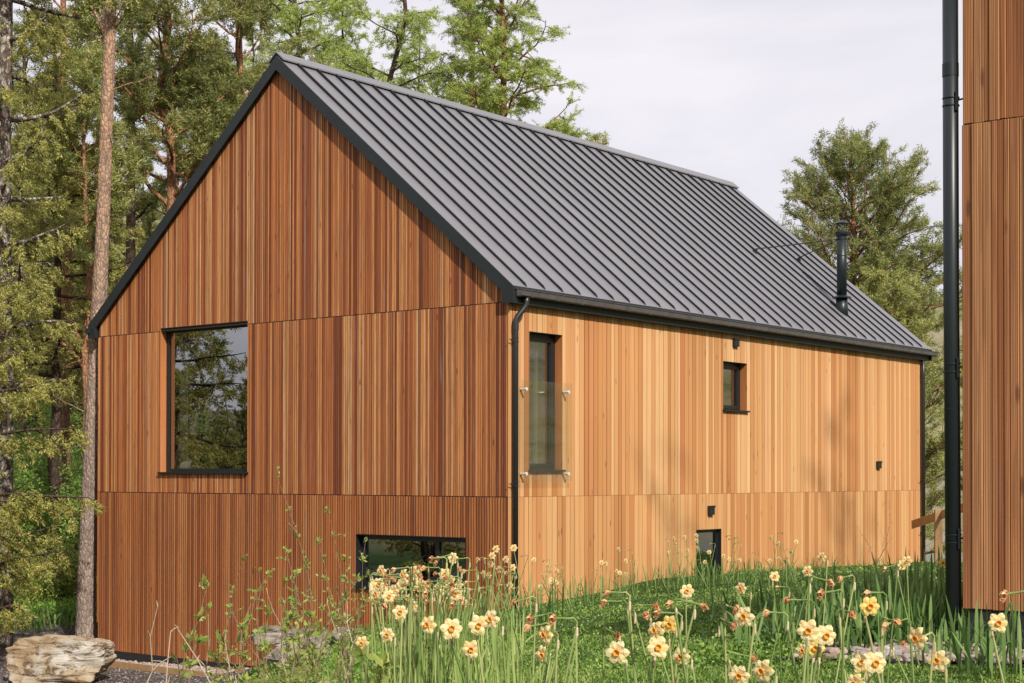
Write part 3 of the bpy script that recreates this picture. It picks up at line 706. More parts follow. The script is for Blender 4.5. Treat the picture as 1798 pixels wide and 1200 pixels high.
for i_ in range(6):
    a0, a1 = -9.7 + i_ * .95, -9.7 + (i_ + 1) * .95
    b.box(a0, a1 - .004, -.665, -.64, min(hz(a0, -.65), hz(a1, -.65)) - .15, max(hz(a0, -.65), -3.2) + .07)
e_ = b.build('edging_board', rail_wood); tag(e_, 'thin timber edging board between pebble strip and dark gravel', 'edging')
b = MB()
for i_ in range(9): xq = 9.5 + i_ * .5; b.box(xq, xq + .499, -9.67, -9.65, -1.4, hz(xq + .25, -9.66) + .02)
for i_ in range(4): yq = -9.65 + i_ * .5; b.box(9.5, 9.52, yq, yq + .499, -1.4, hz(9.5, yq + .25) + .02)
e_ = b.build('edging_strip', plinth_m); tag(e_, 'dark steel edging between the lawn and the pebbles by the near building', 'edging')
def log(p0, p1, r, seed):
    b = MB(); p0 = Vector(p0); p1 = Vector(p1); n = 10; rr = random.Random(seed)
    b.tube([p0.lerp(p1, t / n) + Vector((0, 0, rr.uniform(-.02, .02))) for t in range(n + 1)], [r * rr.uniform(.85, 1.1) for _ in range(n + 1)], 12); return b
lg = log(G(-120, 29.5, .05), G(186, 31.2, .04), .09, 2).build('log', barkmat('log_wood', (.36, .22, .12), (.36, .22, .12), (0, 1), sc=5), smooth=True); tag(lg, 'long weathered log lying behind the boulder as a bed edge', 'log')

rk = M('boulder_rock')
_v = rk.obj((1, 1, 1)); _n1 = rk.noise(rk.obj((1.6, 1.6, 3.4)), 2.4, 9, .72, .6); _n2 = rk.noise(_v, 1.5, 4, .6)
_base = rk.ramp(_n2, [(.33, (.26, .16, .08)), (.45, (.36, .27, .17)), (.56, (.42, .37, .30)), (.68, (.55, .51, .46))])
_cr = rk.ramp(_n1, [(.42, (.0, .0, .0)), (.50, (1, 1, 1))])
rk.col(rk.mix(_cr, (.14, .09, .045), _base)).set(.85, 0, .25); rk.bump(_n1, .9, .06)
import bmesh
from mathutils import noise as MN
def rock(name, size, loc, rz, seed, sub=5, mat=None, amp=.16, lay=1.0, box=.62):
    bm = bmesh.new(); bmesh.ops.create_icosphere(bm, subdivisions=sub, radius=1)
    rr = random.Random(seed); off = Vector((rr.uniform(0, 50), rr.uniform(0, 50), rr.uniform(0, 50)))
    planes = [(Vector((rr.gauss(0, 1), rr.gauss(0, 1), rr.gauss(0, .8))).normalized(), rr.uniform(.62, .86)) for _ in range(9)]
    for v in bm.verts:
        p = v.co.copy(); p = Vector([math.copysign(abs(c) ** box, c) for c in p]); p *= .86
        for nrm, dd in planes:
            e = p.dot(nrm) - dd
            if e > 0: p -= nrm * e * .92
        s1 = MN.fractal(p * 1.6 + off, 1.0, 2.0, 5); s2 = MN.fractal(Vector((p.x * 1.1, p.y * 1.1, p.z * 6)) + off, .9, 2.0, 4)
        p *= 1 + amp * s1 * .8 + amp * .45 * s2 * lay
        v.co = Vector((p.x * size[0], p.y * size[1], p.z * size[2]))
    me = bpy.data.meshes.new(name); bm.to_mesh(me); bm.free(); me.materials.append(mat or rk.m)
    o = bpy.data.objects.new(name, me); COL.objects.link(o); o.location = loc; o.rotation_euler[2] = rz; return o
bl = rock('boulder', (.90, .55, .45), G(108, 24.3, .30), YAW, 4, 6, amp=.17, lay=1.0, box=.5); tag(bl, 'big tan layered boulder on the gravel at the lower left corner of the photo', 'boulder')
stone_lab = [(470, 22.6, 1118, .30, 'flat grey stone at the left end of the low stone row'), (520, 22.5, 1122, .34, 'pale pinkish stone in the low stone row by the gable'), (568, 22.4, 1126, .30, 'broad pale stone topmost in the low stone row by the gable'), (610, 22.2, 1120, .28, 'grey stone at the right end of the low stone row under the low window'), (500, 22.0, 1150, .30, 'mossy dark stone below the low stone row'), (560, 21.8, 1156, .32, 'dark shaded stone in front of the low stone row')]
grey_rock = M('bank_stone'); _n = grey_rock.noise(grey_rock.obj((1, 1, 3)), 3, 6, .65); grey_rock.col(grey_rock.ramp(_n, [(.35, (.08, .075, .05)), (.5, (.22, .19, .15)), (.65, (.42, .37, .33))])).set(.85); grey_rock.bump(_n, .8, .04)
for i_, (u, D, v, r_, lb) in enumerate(stone_lab):
    o = rock('stone', (r_, r_ * .8, .17), P(u, v, D), YAW + i_, 20 + i_, 4, grey_rock.m, .22); tag(o, lb, 'stone', 'stones retaining the grassy bank')

# handrail with posts by the far corner
hr = empty('handrail', P(1650, 960, 31)); hr.location = (0, 0, 0); tag(hr, 'sloping timber handrail with square posts between the two buildings', 'handrail')
A_ = Vector(P(1601, 921, 30)); B_ = Vector(P(1720, 881, 27.0)); d_ = (B_ - A_); e1 = d_.normalized(); sidev = Vector((_F[0], _F[1], 0)); up_ = Vector((0, 0, 1))
b = MB(); hwd, hth = .105, .04
def obox(b, A, B, side, up, w, h):
    s = side * w / 2; u_ = up * h / 2
    b.hexa([A - s - u_, B - s - u_, B + s - u_, A + s - u_, A - s + u_, B - s + u_, B + s + u_, A + s + u_], 0, .5)
obox(b, A_, B_, sidev, up_, hth, .16); b.build('rail', rail_wood, hr)
for u, D in ((1649, 28.6), (1712, 27.1)):
    t = (u - 1601) / (1720 - 1601); pz = (A_ + d_ * t).z; x, y = at(u, D); b = MB(); z0 = hz(x, y) - .3
    obox(b, Vector((x + sidev.x * .07, y + sidev.y * .07, z0)), Vector((x + sidev.x * .07, y + sidev.y * .07, pz + (.12 if u < 1700 else .02))), Vector((_R[0], _R[1], 0)), sidev, .13, .09); b.build('post', rail_wood, hr)

# ------------------------------------------------------------------ trees
class Leaves:
    def __init__(s): s.c = []; s.d = []
    def add(s, c, d): s.c.append((c.x, c.y, c.z)); s.d.append((d.x, d.y, d.z))
    def tris(s, seed, K, L, w, spread, jit, grav=0.0, shape='tri'):
        rs = np.random.RandomState(seed); c = np.repeat(np.array(s.c), K, 0); d = np.repeat(np.array(s.d), K, 0); n = len(c)
        d = d + spread * rs.randn(n, 3); d[:, 2] -= grav; d /= np.linalg.norm(d, axis=1)[:, None] + 1e-9
        sd_ = np.cross(d, rs.randn(n, 3)); sd_ /= np.linalg.norm(sd_, axis=1)[:, None] + 1e-9
        c = c + jit * rs.randn(n, 3); l = (L * rs.uniform(.6, 1.25, n))[:, None]; ww = (w * rs.uniform(.7, 1.3, n))[:, None] / 2
        rnd = np.repeat(rs.rand(len(s.c)), K) * .6 + rs.rand(n) * .4
        if shape == 'tri': return np.stack([c - sd_ * ww, c + sd_ * ww, c + d * l], 1).reshape(-1, 3), rnd
        return np.stack([c, c + d * l * .45 + sd_ * ww, c + d * l, c + d * l * .45 - sd_ * ww], 1).reshape(-1, 3), rnd
def wander(p, d, L, n, rr, wob, grav):
    pts = [p.copy()]; d = d.normalized()
    for i in range(n):
        d = (d + Vector((rr.gauss(0, wob), rr.gauss(0, wob), rr.gauss(0, wob) + grav))).normalized(); p = p + d * (L / n); pts.append(p.copy())
    return pts, d
KINDS = {
 'pine':   dict(pr=(55, 85), wob=.13, grav=.035, sec=(.25, 1), secn=3.4, secL=.42, twn=5, twL=.26, tuft=4, K=9, L=.115, w=.024, sp=.75, jit=.045, tg=-.02, leaf=0),
 'spruce': dict(pr=(78, 104), wob=.08, grav=.02, sec=(.10, 1), secn=5.2, secL=.34, twn=5, twL=.26, tuft=5, K=7, L=.062, w=.022, sp=.8, jit=.022, tg=-.28, leaf=0),
 'larch':  dict(pr=(62, 96), wob=.15, grav=.00, sec=(.08, 1), secn=4.4, secL=.36, twn=6, twL=.36, tuft=7, K=7, L=.058, w=.026, sp=1.1, jit=.03, tg=-.10, leaf=0),
}
def tree(name, kind, base, H, R, cb, seed, bark, leaf, label=None, cat='tree', group='trees around the house', nb=46, r0=.17, path=None, dens=1.0, deadn=8, limbs=(), lean=0.0, shape=.6, sides=9, cull=None, twigs=True, lscale=1.0):
    rr = random.Random(seed); k = KINDS[kind]; T = MB(); Lv = Leaves(); base = Vector(base)
    if path is None:
        p = Vector((0, 0, -.3)); path = [p]; a = rr.uniform(0, 6.28); n = 12
        for i in range(1, n + 1):
            t = i / n; path.append(Vector((math.cos(a) * lean * t * H * .1 + rr.gauss(0, .04) * (t < 1), math.sin(a) * lean * t * H * .1 + rr.gauss(0, .04), -.3 + (H + .3) * t)))
    else: path = [Vector(q) - base for q in path]; H = path[-1].z
    zs = [q.z for q in path]
    def on(z):
        for i in range(len(zs) - 1):
            if z <= zs[i + 1] or i == len(zs) - 2:
                t = (z - zs[i]) / max(1e-6, zs[i + 1] - zs[i]); return path[i].lerp(path[i + 1], max(0, min(1, t)))
    rad = [max(.012, r0 * max(0, 1 - max(0, q.z) / H) ** .75 + .006) for q in path]
    rad[0] *= 1.25
    # resample the trunk for a slightly uneven surface
    P2 = []; R2 = []
    for i in range(len(path) - 1):
        for s in range(4):
            t = s / 4; P2.append(path[i].lerp(path[i + 1], t)); R2.append((rad[i] * (1 - t) + rad[i + 1] * t) * rr.uniform(.96, 1.04))
    P2.append(path[-1]); R2.append(rad[-1]); T.tube(P2, R2, sides)
    def radz(z): return max(.012, r0 * max(0, 1 - max(0, z) / H) ** .75)
    def primary(o, d, L, rb, leafy=True):
        pts, de = wander(o, d, L, 7, rr, k['wob'], k['grav'])
        n = len(pts); T.tube(pts, [max(.004, rb * (1 - i / n) ** .8) for i in range(n)], 5 if rb > .025 else 4, cap=False)
        if not leafy: return pts
        ns = int(k['secn'] * L * dens + 2)
        for j in range(ns):
            t = k['sec'][0] + (k['sec'][1] - k['sec'][0]) * (j + rr.random()) / ns; f = t * (n - 1); i0 = min(n - 2, int(f)); q = pts[i0].lerp(pts[i0 + 1], f - i0); dr = (pts[i0 + 1] - pts[i0]).normalized()
            lat = dr.cross(Vector((0, 0, 1))); lat = lat.normalized() * (1 if j % 2 else -1) if lat.length > .01 else Vector((1, 0, 0))
            if kind == 'spruce': sd = dr * .6 + lat * .7 + Vector((0, 0, -.45 + rr.gauss(0, .15)))
            elif kind == 'larch': sd = dr * .6 + lat * .8 + Vector((0, 0, -.1 + rr.gauss(0, .35)))
            else: sd = dr * .75 + lat * .75 + Vector((0, 0, .25 + rr.gauss(0, .3)))
            sL = L * k['secL'] * (1.15 - .75 * t) * rr.uniform(.6, 1.2) + .12
            sp, sde = wander(q, sd, sL, 4, rr, k['wob'] * 1.1, k['grav'] + k['tg'] * .5)
            if twigs: T.tube(sp, [max(.003, rb * .33 * (1 - i / 5)) for i in range(5)], 3, cap=False)
            nt_ = int(k['twn'] * (.5 + sL) * dens + 1)
            for m_ in range(nt_):
                t2 = .2 + .8 * (m_ + rr.random()) / nt_; f2 = t2 * 4; i2 = min(3, int(f2)); q2 = sp[i2].lerp(sp[i2 + 1], f2 - i2)
                td = (sp[i2 + 1] - sp[i2]).normalized() + Vector((rr.gauss(0, .7), rr.gauss(0, .7), rr.gauss(0, .4) + k['tg'])); td.normalize(); tL = k['twL'] * rr.uniform(.5, 1.2)
                for w_ in range(k['tuft']): Lv.add(q2 + td * (tL * (w_ + .3) / k['tuft']), td)
                if kind == 'larch' and twigs: T.tube([q2, q2 + td * tL], [.004, .002], 3, cap=False)
        return pts
    zc = H * cb
    for i in range(nb):
        t = (i + rr.random()) / nb; z = zc + (H - zc) * (t ** .92) * .985
        if cull and not (cull[0] < base.z + z < cull[1]): continue
        rel = (z - zc) / (H - zc); prof = (1 - rel) ** shape * (.62 + .38 * min(1, rel * 3.5))
        L = max(.25, R * prof * rr.uniform(.65, 1.12)); az = i * 2.39996 + rr.gauss(0, .3); pol = math.radians(rr.uniform(*k['pr']) - (22 * rel if kind != 'spruce' else 8 * rel))
        d = Vector((math.cos(az) * math.sin(pol), math.sin(az) * math.sin(pol), math.cos(pol)))
        primary(on(z), d, L, min(.055, radz(z) * .42 + .006))
    for i in range(deadn):           # bare snags low on the trunk
        z = rr.uniform(.12, cb + .05) * H; az = rr.uniform(0, 6.28)
        if cull and base.z + z > cull[1]: continue
        pts = primary(on(z), Vector((math.cos(az), math.sin(az), rr.uniform(-.2, .5))), rr.uniform(.4, 1.5), .014, False)
        for q in pts[2:6:2]: T.tube([q, q + Vector((rr.gauss(0, .25), rr.gauss(0, .25), rr.gauss(.05, .15)))], [.005, .002], 3, cap=False)
    for lim in limbs:                # hand placed limbs: list of world points + radius + leafy
        pts = [Vector(q) - base for q in lim[0]]; n = len(pts); T.tube(pts, [lim[1] * (1 - .75 * i / (n - 1)) for i in range(n)], 8)
        if lim[2]:
            for i in range(1, n):
                for _ in range(3):
                    q = pts[i - 1].lerp(pts[i], rr.random()); primary(q, (pts[i] - pts[i - 1]).normalized() + Vector((rr.gauss(0, .6), rr.gauss(0, .6), rr.gauss(.2, .4))), rr.uniform(.6, 1.4), .018)
    root = empty(name, base)
    T.build('trunk', bark, root, smooth=True)
    if Lv.c:
        V, rnd = Lv.tris(seed, k['K'], k['L'] * lscale, k['w'] * lscale, k['sp'], k['jit'], 0, 'tri'); npmesh('crown', V, 3, leaf, rnd, root)
    tag(root, label, cat, group); return root
TOPZ = 11.5
def PP(l, D): return [P(u, v, D) for u, v in l]
# --- left foreground wood
tree('spruce_tree', 'spruce', G(2, 28.6), 13, 2.3, .22, 1, bark_lich, spruce_leaf, 'lichen mottled spruce trunk with drooping olive sprays at the left edge', nb=60, r0=.21, dens=1.0, path=[(*G(-2, 28.6)[:2], -3.3)] + PP([(4, 900), (6, 600), (4, 300), (10, 0), (12, -400), (14, -900)], 28.6), cull=(-3, TOPZ), deadn=12)
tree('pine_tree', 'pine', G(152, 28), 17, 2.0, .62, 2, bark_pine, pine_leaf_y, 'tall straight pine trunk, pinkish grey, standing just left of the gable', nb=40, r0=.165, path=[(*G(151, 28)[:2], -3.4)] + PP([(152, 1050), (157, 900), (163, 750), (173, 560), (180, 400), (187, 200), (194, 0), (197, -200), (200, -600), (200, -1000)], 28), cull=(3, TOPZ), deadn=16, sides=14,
     limbs=[(PP([(190, 90), (176, 40), (160, 15), (140, -10)], 28), .045, True), (PP([(192, 60), (215, 30), (235, 0), (250, -40)], 28), .04, True)])
tree('pine_tree', 'pine', G(118, 36), 16, 1.9, .55, 3, bark_or, pine_leaf, 'slender brown pine trunk left of the tall straight pine', nb=46, r0=.15, path=[(*G(116, 36)[:2], -3.2)] + PP([(116, 900), (112, 700), (117, 500), (120, 380), (112, 200), (110, 0), (112, -400)], 36), cull=(2, TOPZ), deadn=14)
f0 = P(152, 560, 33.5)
tree('forked_pine', 'pine', G(150, 33.5), 12, 1.7, .60, 4, bark_or, pine_leaf_y, 'small orange pine whose bare limbs fork to the left behind the tall pine', nb=30, r0=.11, path=[(*G(150, 33.5)[:2], -3.2)] + PP([(152, 900), (153, 700), (148, 620), (155, 540), (158, 470), (150, 380), (146, 250), (150, 100)], 33.5), cull=(1, TOPZ), deadn=6,
     limbs=[(PP([(146, 645), (128, 620), (100, 597), (88, 570), (76, 545), (60, 530)], 33.5), .05, False), (PP([(97, 595), (94, 570), (84, 545), (72, 530)], 33.5), .035, False), (PP([(148, 615), (132, 580), (120, 548), (108, 527), (88, 520), (66, 517)], 33.5), .045, False)])
tree('pine_tree', 'pine', G(300, 38), 15, 3.0, .50, 5, bark_or, pine_leaf, 'rough pine with a bulging fork seen just above the left roof slope', nb=54, r0=.19, path=[(*G(303, 38)[:2], -3.2)] + PP([(303, 700), (302, 450), (301, 330), (299, 236), (296, 222), (281, 190), (280, 160), (290, 80), (300, -40), (305, -300)], 38), cull=(2.2, TOPZ), deadn=10,
     limbs=[(PP([(300, 368), (286, 352), (262, 330), (245, 300), (232, 296), (205, 294)], 38), .06, False), (PP([(262, 330), (240, 303), (218, 262), (205, 240)], 38), .035, False), (PP([(296, 232), (304, 215), (306, 190), (312, 160)], 38), .05, True), (PP([(305, 285), (330, 275), (350, 262), (372, 250)], 38), .03, True), (PP([(303, 345), (318, 335), (330, 315), (340, 310)], 38), .025, False)])
tree('pine_tree', 'pine', G(228, 45), 15, 2.0, .45, 6, bark_dark, pine_leaf, 'dark pine trunk seen low between the tall pine and the roof', nb=46, r0=.2, path=[(*G(228, 45)[:2], -3.2)] + PP([(228, 700), (229, 450), (230, 200), (226, -100), (226, -300)], 45), cull=(2, TOPZ + 2))
tree('pine_tree', 'pine', G(420, 41), 16, 3.0, .45, 7, bark_or, pine_leaf, 'broad dark crowned pine with a stout limb touching the roof peak on its left', nb=60, r0=.2, path=[(*G(450, 41)[:2], -3.2)] + PP([(440, 700), (430, 300), (420, 120), (415, -50), (410, -300)], 41), cull=(4, TOPZ + 1), limbs=[(PP([(418, 215), (400, 200), (390, 185), (384, 165)], 41), .06, True)])
tree('pine_tree', 'pine', G(352, 50), 17, 3.2, .40, 8, bark_dark, pine_leaf, 'dense dark pine behind the forked pine above the left roof slope', nb=60, r0=.2, cull=(4, 14))
tree('pine_tree', 'pine', G(40, 44), 16, 3.0, .3, 9, bark_dark, pine_leaf, 'dark pine filling the gap right of the lichen spruce', nb=60, r0=.2, cull=(0, 12))
tree('spruce_tree', 'spruce', G(95, 34), 13, 2.4, .35, 10, bark_dark, spruce_leaf, 'olive spruce hanging its boughs between the spruce at the edge and the tall pine', nb=62, r0=.14, cull=(0, TOPZ), dens=.95)
tree('spruce_tree', 'spruce', G(-60, 26.5), 9, 2.5, .08, 13, bark_dark, spruce_leaf, 'low spruce reaching sunlit boughs in from the left edge at mid height', nb=48, r0=.12, cull=(-3.2, 3.2))
tree('larch_tree', 'larch', G(520, 47), 19, 3.2, .35, 14, bark_dark, larch_leaf, 'bright green larch with a dark stem just right of the roof peak', nb=78, r0=.17, path=[(*G(522, 47)[:2], -3.5)] + PP([(522, 500), (526, 100), (516, 0), (515, -350)], 47), cull=(5.5, 16), dens=.9)
tree('larch_tree', 'larch', G(600, 52), 20, 3.4, .33, 15, bark_dark, larch_leaf, 'bright green larch, second to the right of the roof peak', nb=76, r0=.17, cull=(6, 17), dens=.9)
tree('larch_tree', 'larch', G(690, 46), 18, 2.7, .40, 16, bark_dark, larch_leaf, 'thin leaning larch with a curved dark stem behind the ridge', nb=48, r0=.16, path=[(*G(640, 46)[:2], -3.5)] + PP([(660, 400), (682, 145), (700, 80), (712, 30), (704, -60), (700, -300)], 46), cull=(5, 16), dens=.8)
tree('larch_tree', 'larch', G(735, 54), 19.5, 3.2, .3, 117, bark_dark, larch_leaf, 'bright green larch just left of the sky gap behind the ridge', nb=74, r0=.17, cull=(5, 17), dens=.85)
tree('larch_tree', 'larch', G(440, 56), 20, 3.2, .3, 17, bark_dark, larch_leaf, 'fresh green larch glimpsed behind the dark pine at the roof peak', nb=60, r0=.17, cull=(7, 17), dens=.8)
tree('larch_tree', 'larch', G(885, 48), 17, 4.0, .30, 18, bark_or, larch_leaf, 'feathery larch whose right side branches reach furthest into the open sky', nb=84, r0=.2, path=[(*G(880, 48)[:2], -3.6)] + PP([(878, 500), (884, 100), (880, 0), (876, -200), (874, -330)], 48), cull=(4, 17), dens=1.0)
tree('pine_tree', 'pine', G(835, 51), 17, 2.8, .35, 19, bark_or, pine_leaf, 'dusky pine standing among the larches behind the middle of the ridge', nb=44, r0=.19, path=[(*G(832, 51)[:2], -3.6)] + PP([(832, 500), (828, 180), (830, 50), (826, -150)], 51), cull=(5, 16))
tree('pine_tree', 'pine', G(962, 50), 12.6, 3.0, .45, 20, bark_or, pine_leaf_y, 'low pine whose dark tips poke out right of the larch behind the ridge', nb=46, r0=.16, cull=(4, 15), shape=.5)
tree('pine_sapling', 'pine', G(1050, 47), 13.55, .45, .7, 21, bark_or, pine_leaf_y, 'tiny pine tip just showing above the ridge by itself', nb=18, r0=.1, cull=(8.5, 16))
# --- right pine
rp = tree('pine_tree', 'pine', G(1496, 50), 14.6, 5.3, .40, 22, bark_or, pine_leaf_m, 'full round crowned pine standing behind the flue against the sky', nb=105, r0=.25, path=[(*G(1493, 50)[:2], -4)] + PP([(1492, 760), (1495, 520), (1500, 430), (1497, 350), (1492, 268)], 50), dens=.72, shape=.55, sides=12,
     limbs=[(PP([(1502, 505), (1524, 480), (1540, 440), (1560, 410)], 50), .09, True), (PP([(1504, 512), (1550, 495), (1590, 470), (1625, 455)], 49), .06, True), (PP([(1506, 520), (1570, 500), (1610, 490), (1650, 500)], 51), .05, True)])
tree('pine_tree', 'pine', G(1560, 46), 9.0, 4.6, .05, 23, bark_or, pine_leaf_y, 'lower pine with layered boughs between the house corner and the near downpipe', nb=60, r0=.17, dens=.8)
tree('pine_tree', 'pine', G(1745, 52), 10.5, 2.2, .1, 24, bark_or, pine_leaf, 'pine mostly hidden behind the near building corner', nb=50, r0=.15)
# --- background wood behind, shared meshes
def back_copy(src, u, D, sc, rz, label):
    x, y = at(u, D); c = copy_tree(src, (x, y, hz(x, y)), rz, sc); tag(c, label); return c
bgp = tree('pine_tree', 'pine', G(90, 60), 18, 3.2, .28, 30, bark_dark, pine_leaf, 'far pine in the wood behind the tall straight pine', group='far trees of the wood', nb=54, r0=.2, dens=.9, lscale=1.5, twigs=False)
bgl = tree('larch_tree', 'larch', G(560, 66), 20, 3.2, .25, 31, bark_dark, larch_leaf, 'far larch glimpsed behind the stems right of the roof peak', group='far trees of the wood', nb=54, r0=.2, dens=.8, lscale=1.7, twigs=False)
bgs = tree('spruce_tree', 'spruce', G(170, 55), 17, 2.9, .06, 32, bark_dark, spruce_leaf, 'far spruce in the wood right behind the tall straight pine', group='far trees of the wood', nb=60, r0=.2, dens=.8, lscale=1.6, twigs=False)
for s_, u, D, sc, lab in [(bgp, 30, 68, 1.0, 'far pine behind the lichen spruce'), (bgs, 60, 58, .9, 'far spruce low behind the lichen spruce at the left'), (bgp, 150, 74, 1.1, 'far pine behind the small forked pine'), (bgp, 250, 66, .95, 'far pine left of the bulging fork above the roof slope'), (bgs, 255, 62, .8, 'far spruce low beside the left roof slope'),
        (bgp, -60, 55, 1.0, 'far pine cut by the left edge of the photo'), (bgl, 480, 74, 1.1, 'far larch behind the roof peak'), (bgl, 655, 70, .9, 'far larch behind the thin leaning larch'), (bgp, 400, 62, .85, 'far pine behind the broad pine beside the roof peak'), (bgl, 760, 80, .8, 'far larch at the gap left of the feathery larch'),
        (bgs, 120, 48, .62, 'young far spruce between the tall pine and the spruces'), (bgs, 210, 50, .6, 'young far spruce tucked right beside the gable wall'), (bgp, 330, 80, 1.0, 'far pine seen through the fork above the roof slope')]:
    back_copy(s_, u, D, sc, u * .37, lab)
# trees beyond the frame: they fill the reflections in the gable windows
for s_, x, y, sc, lab in [(bgp, -18.2, -8.3, .8, 'pine beyond the left edge, left part of the gable window mirror'), (bgs, -17.5, -14.5, .32, 'small spruce beyond the left edge'), (bgl, -23.6, -16.8, .22, 'small larch mirrored at the right of the gable window'), (bgs, -26.3, -17.2, .28, 'small spruce mirrored in the gable window'), (bgl, -28.5, -19.5, .26, 'second small larch mirrored in the gable window'), (bgp, -31, -19, .42, 'pine mirrored at the far left of the gable window'), (bgs, -33, -24, .3, 'distant spruce mirrored in the gable window'), (bgl, -19.8, -11.2, .25, 'low larch mirrored low in the gable window'),
        (bgs, -25.0, -16.2, .3, 'dark small spruce mirrored in the middle of the gable window'), (bgs, -22.5, -14.4, .34, 'dark spruce low in the gable window mirror'), (bgp, -26.5, -18.8, .36, 'little pine mirrored at the right of the gable window'), (bgs, -31, -21.5, .36, 'dark far spruce mirrored in the gable window'), (bgp, -36, -28, .42, 'far pine mirrored in the gable window'), (bgs, -40, -29, .4, 'farther spruce mirrored in the gable window'), (bgs, -15.5, -15.5, .72, 'spruce mirrored in the low gable window'), (bgs, -19, -20, .9, 'second spruce mirrored in the low gable window'),
        (bgp, 1, -38, 1, 'pine far behind the camera on its left'), (bgs, -7, -34, 1, 'spruce far behind the camera on its left'), (bgl, -4, -42, .9, 'larch far behind the camera'), (bgs, 5, -45, 1, 'spruce far behind the camera')]:
    c = copy_tree(s_, (x, y, hz(x, y)), x * 1.3, sc); tag(c, lab)

air = tree('slender_larch', 'larch', (18.5, .8, hz(18.5, .8)), 18.6, 3.6, .22, 41, bark_dark, larch_leaf, 'airy larch beyond the right edge dappling the far half of the long wall', nb=30, r0=.10, dens=.28, group='trees beyond the right edge')
c = copy_tree(air, (19.5, -5.6, hz(19.5, -5.6)), 2.0, .98); tag(c, 'airy larch beyond the right edge dappling the middle of the long wall')
# ------------------------------------------------------------------ bushes of the wood
def bush(u, D, w, h, seed, label, leaf=bush_leaf, n=900, ls=.07):
    rr = random.Random(seed); x, y = at(u, D); base = Vector((x, y, hz(x, y))); B = MB(); Lv = Leaves()
    for s in range(int(9 + w * 3)):
        az = rr.uniform(0, 6.28); sp = rr.uniform(.1, 1) * w / 2; pts, _ = wander(Vector((rr.gauss(0, .1), rr.gauss(0, .1), -.1)), Vector((math.cos(az) * sp, math.sin(az) * sp, h * rr.uniform(.6, 1.05))), math.hypot(sp, h * rr.uniform(.6, 1.1)), 7, rr, .16, .0)
        B.tube(pts, [.016 * (1 - i / 8.5) for i in range(8)], 4, cap=False)
        for j in range(2, 8):
            for q in range(int(n / 240) + 1):
                d = Vector((rr.gauss(0, 1), rr.gauss(0, 1), rr.gauss(.3, .5))).normalized(); L = rr.uniform(.2, .75); B.tube([pts[j], pts[j] + d * L], [.005, .002], 3, cap=False)
                for k in range(5): Lv.add(pts[j] + d * L * (k + 1) / 5, d)
    root = empty('bush', base); B.build('stem', twig_m, root)
    V, r_ = Lv.tris(seed, 7, ls, ls * .55, 1.1, .07, 0, 'q'); npmesh('foliage', V, 4, leaf, r_, root); tag(root, label, 'bush', 'undergrowth bushes of the wood')
for i_, (u, D, w, h, lf, lab) in enumerate([(60, 34, 2.4, 3.4, bush_leaf, 'tall leafy bush between the lichen trunk and the slender pine'), (128, 35.5, 2.0, 3.0, bush_leaf, 'bright bush just left of the tall pine foot'), (20, 38, 3, 4.2, bush_leaf, 'high bush behind the lichen trunk'), (95, 41, 3.2, 4.6, bush_leaf, 'deep green bush further back between the trunks'),
      (165, 39, 2.6, 3.6, bush_leaf, 'bush squeezed between the tall pine and the gable wall'), (75, 31.5, 1.6, 1.5, yoke_leaf, 'low pale bush in the bed behind the boulder'), (-40, 33, 2.6, 3.2, bush_leaf, 'bush at the very left edge of the photo'), (140, 50, 4, 5.5, bush_leaf, 'big bush deep in the wood behind the tall pine'), (40, 52, 4, 6, bush_leaf, 'big bush deep in the wood behind the spruce')]):
    bush(u, D, w, h, 200 + i_, lab, lf)

# ------------------------------------------------------------------ lawn
def blades(name, x, y, h, w, mat, seed, label, cat, lean=.5, dz=0):
    rs = np.random.RandomState(seed); n = len(x); z = HZ(x, y) + dz; a = rs.rand(n) * 6.28; c = np.stack([x, y, z - .004], 1)
    sd_ = np.stack([np.cos(a), np.sin(a), np.zeros(n)], 1) * (w / 2)[:, None]
    d = np.stack([rs.randn(n) * lean, rs.randn(n) * lean, np.ones(n)], 1); d /= np.linalg.norm(d, axis=1)[:, None]; d *= h[:, None]
    V = np.stack([c - sd_, c + sd_, c + d], 1).reshape(-1, 3)
    return tag(npmesh(name, V, 3, mat, rs.rand(n)), label, cat, kind='stuff')
def scatter(seed, n, u0, u1, D0, D1, pw=1.0):
    rs = np.random.RandomState(seed); u = rs.uniform(u0, u1, n); D = rs.uniform(D0 ** -pw, D1 ** -pw, n) ** (-1 / pw)
    q = CAM[None] + D[:, None] * (_F[None] + _R[None] * ((u - 899) / FPX)[:, None]); return q[:, 0], q[:, 1], D, rs
def clear(x, y):
    inh = (x > -HW - .05) & (x < .04) & (y > -.04) & (y < HL + .05)
    ina = (x > 9.5) & (y > -9.66) & (y < -1.4) & ((x > AX) | (y < -7.5))
    peb = (x < -3.2) & (y > -.7) & (y < 0)
    return ~(inh | ina | peb)
x, y, D, rs = scatter(1, 330000, 380, 2050, 7.0, 34, 1.25)
ok = clear(x, y) & (gravel_mask(x, y) < .5) & (x > -9); x, y, D = x[ok], y[ok], D[ok]
h = rs.uniform(.014, .036, len(x)) * (1 + .5 * (np.sin(x * 2.3 + y) * np.sin(y * 3.1 - x * .7))); w = .006 + D * .0008
blades('lawn', x, y, h, w * rs.uniform(.7, 1.4, len(x)), blade_m, 2, 'mown mossy lawn rising towards the long wall', 'lawn', lean=1.3)
x, y, D, rs = scatter(3, 60000, 330, 760, 6.5, 23.5, 1.1)
uu = 899 + FPX * ((x - CAM[0]) * _R[0] + (y - CAM[1]) * _R[1]) / D
ok = clear(x, y) & (gravel_mask(x, y) < .6) & (rs.rand(len(x)) < np.clip((780 - uu) / 200, .1, 1)); x, y, D = x[ok], y[ok], D[ok]
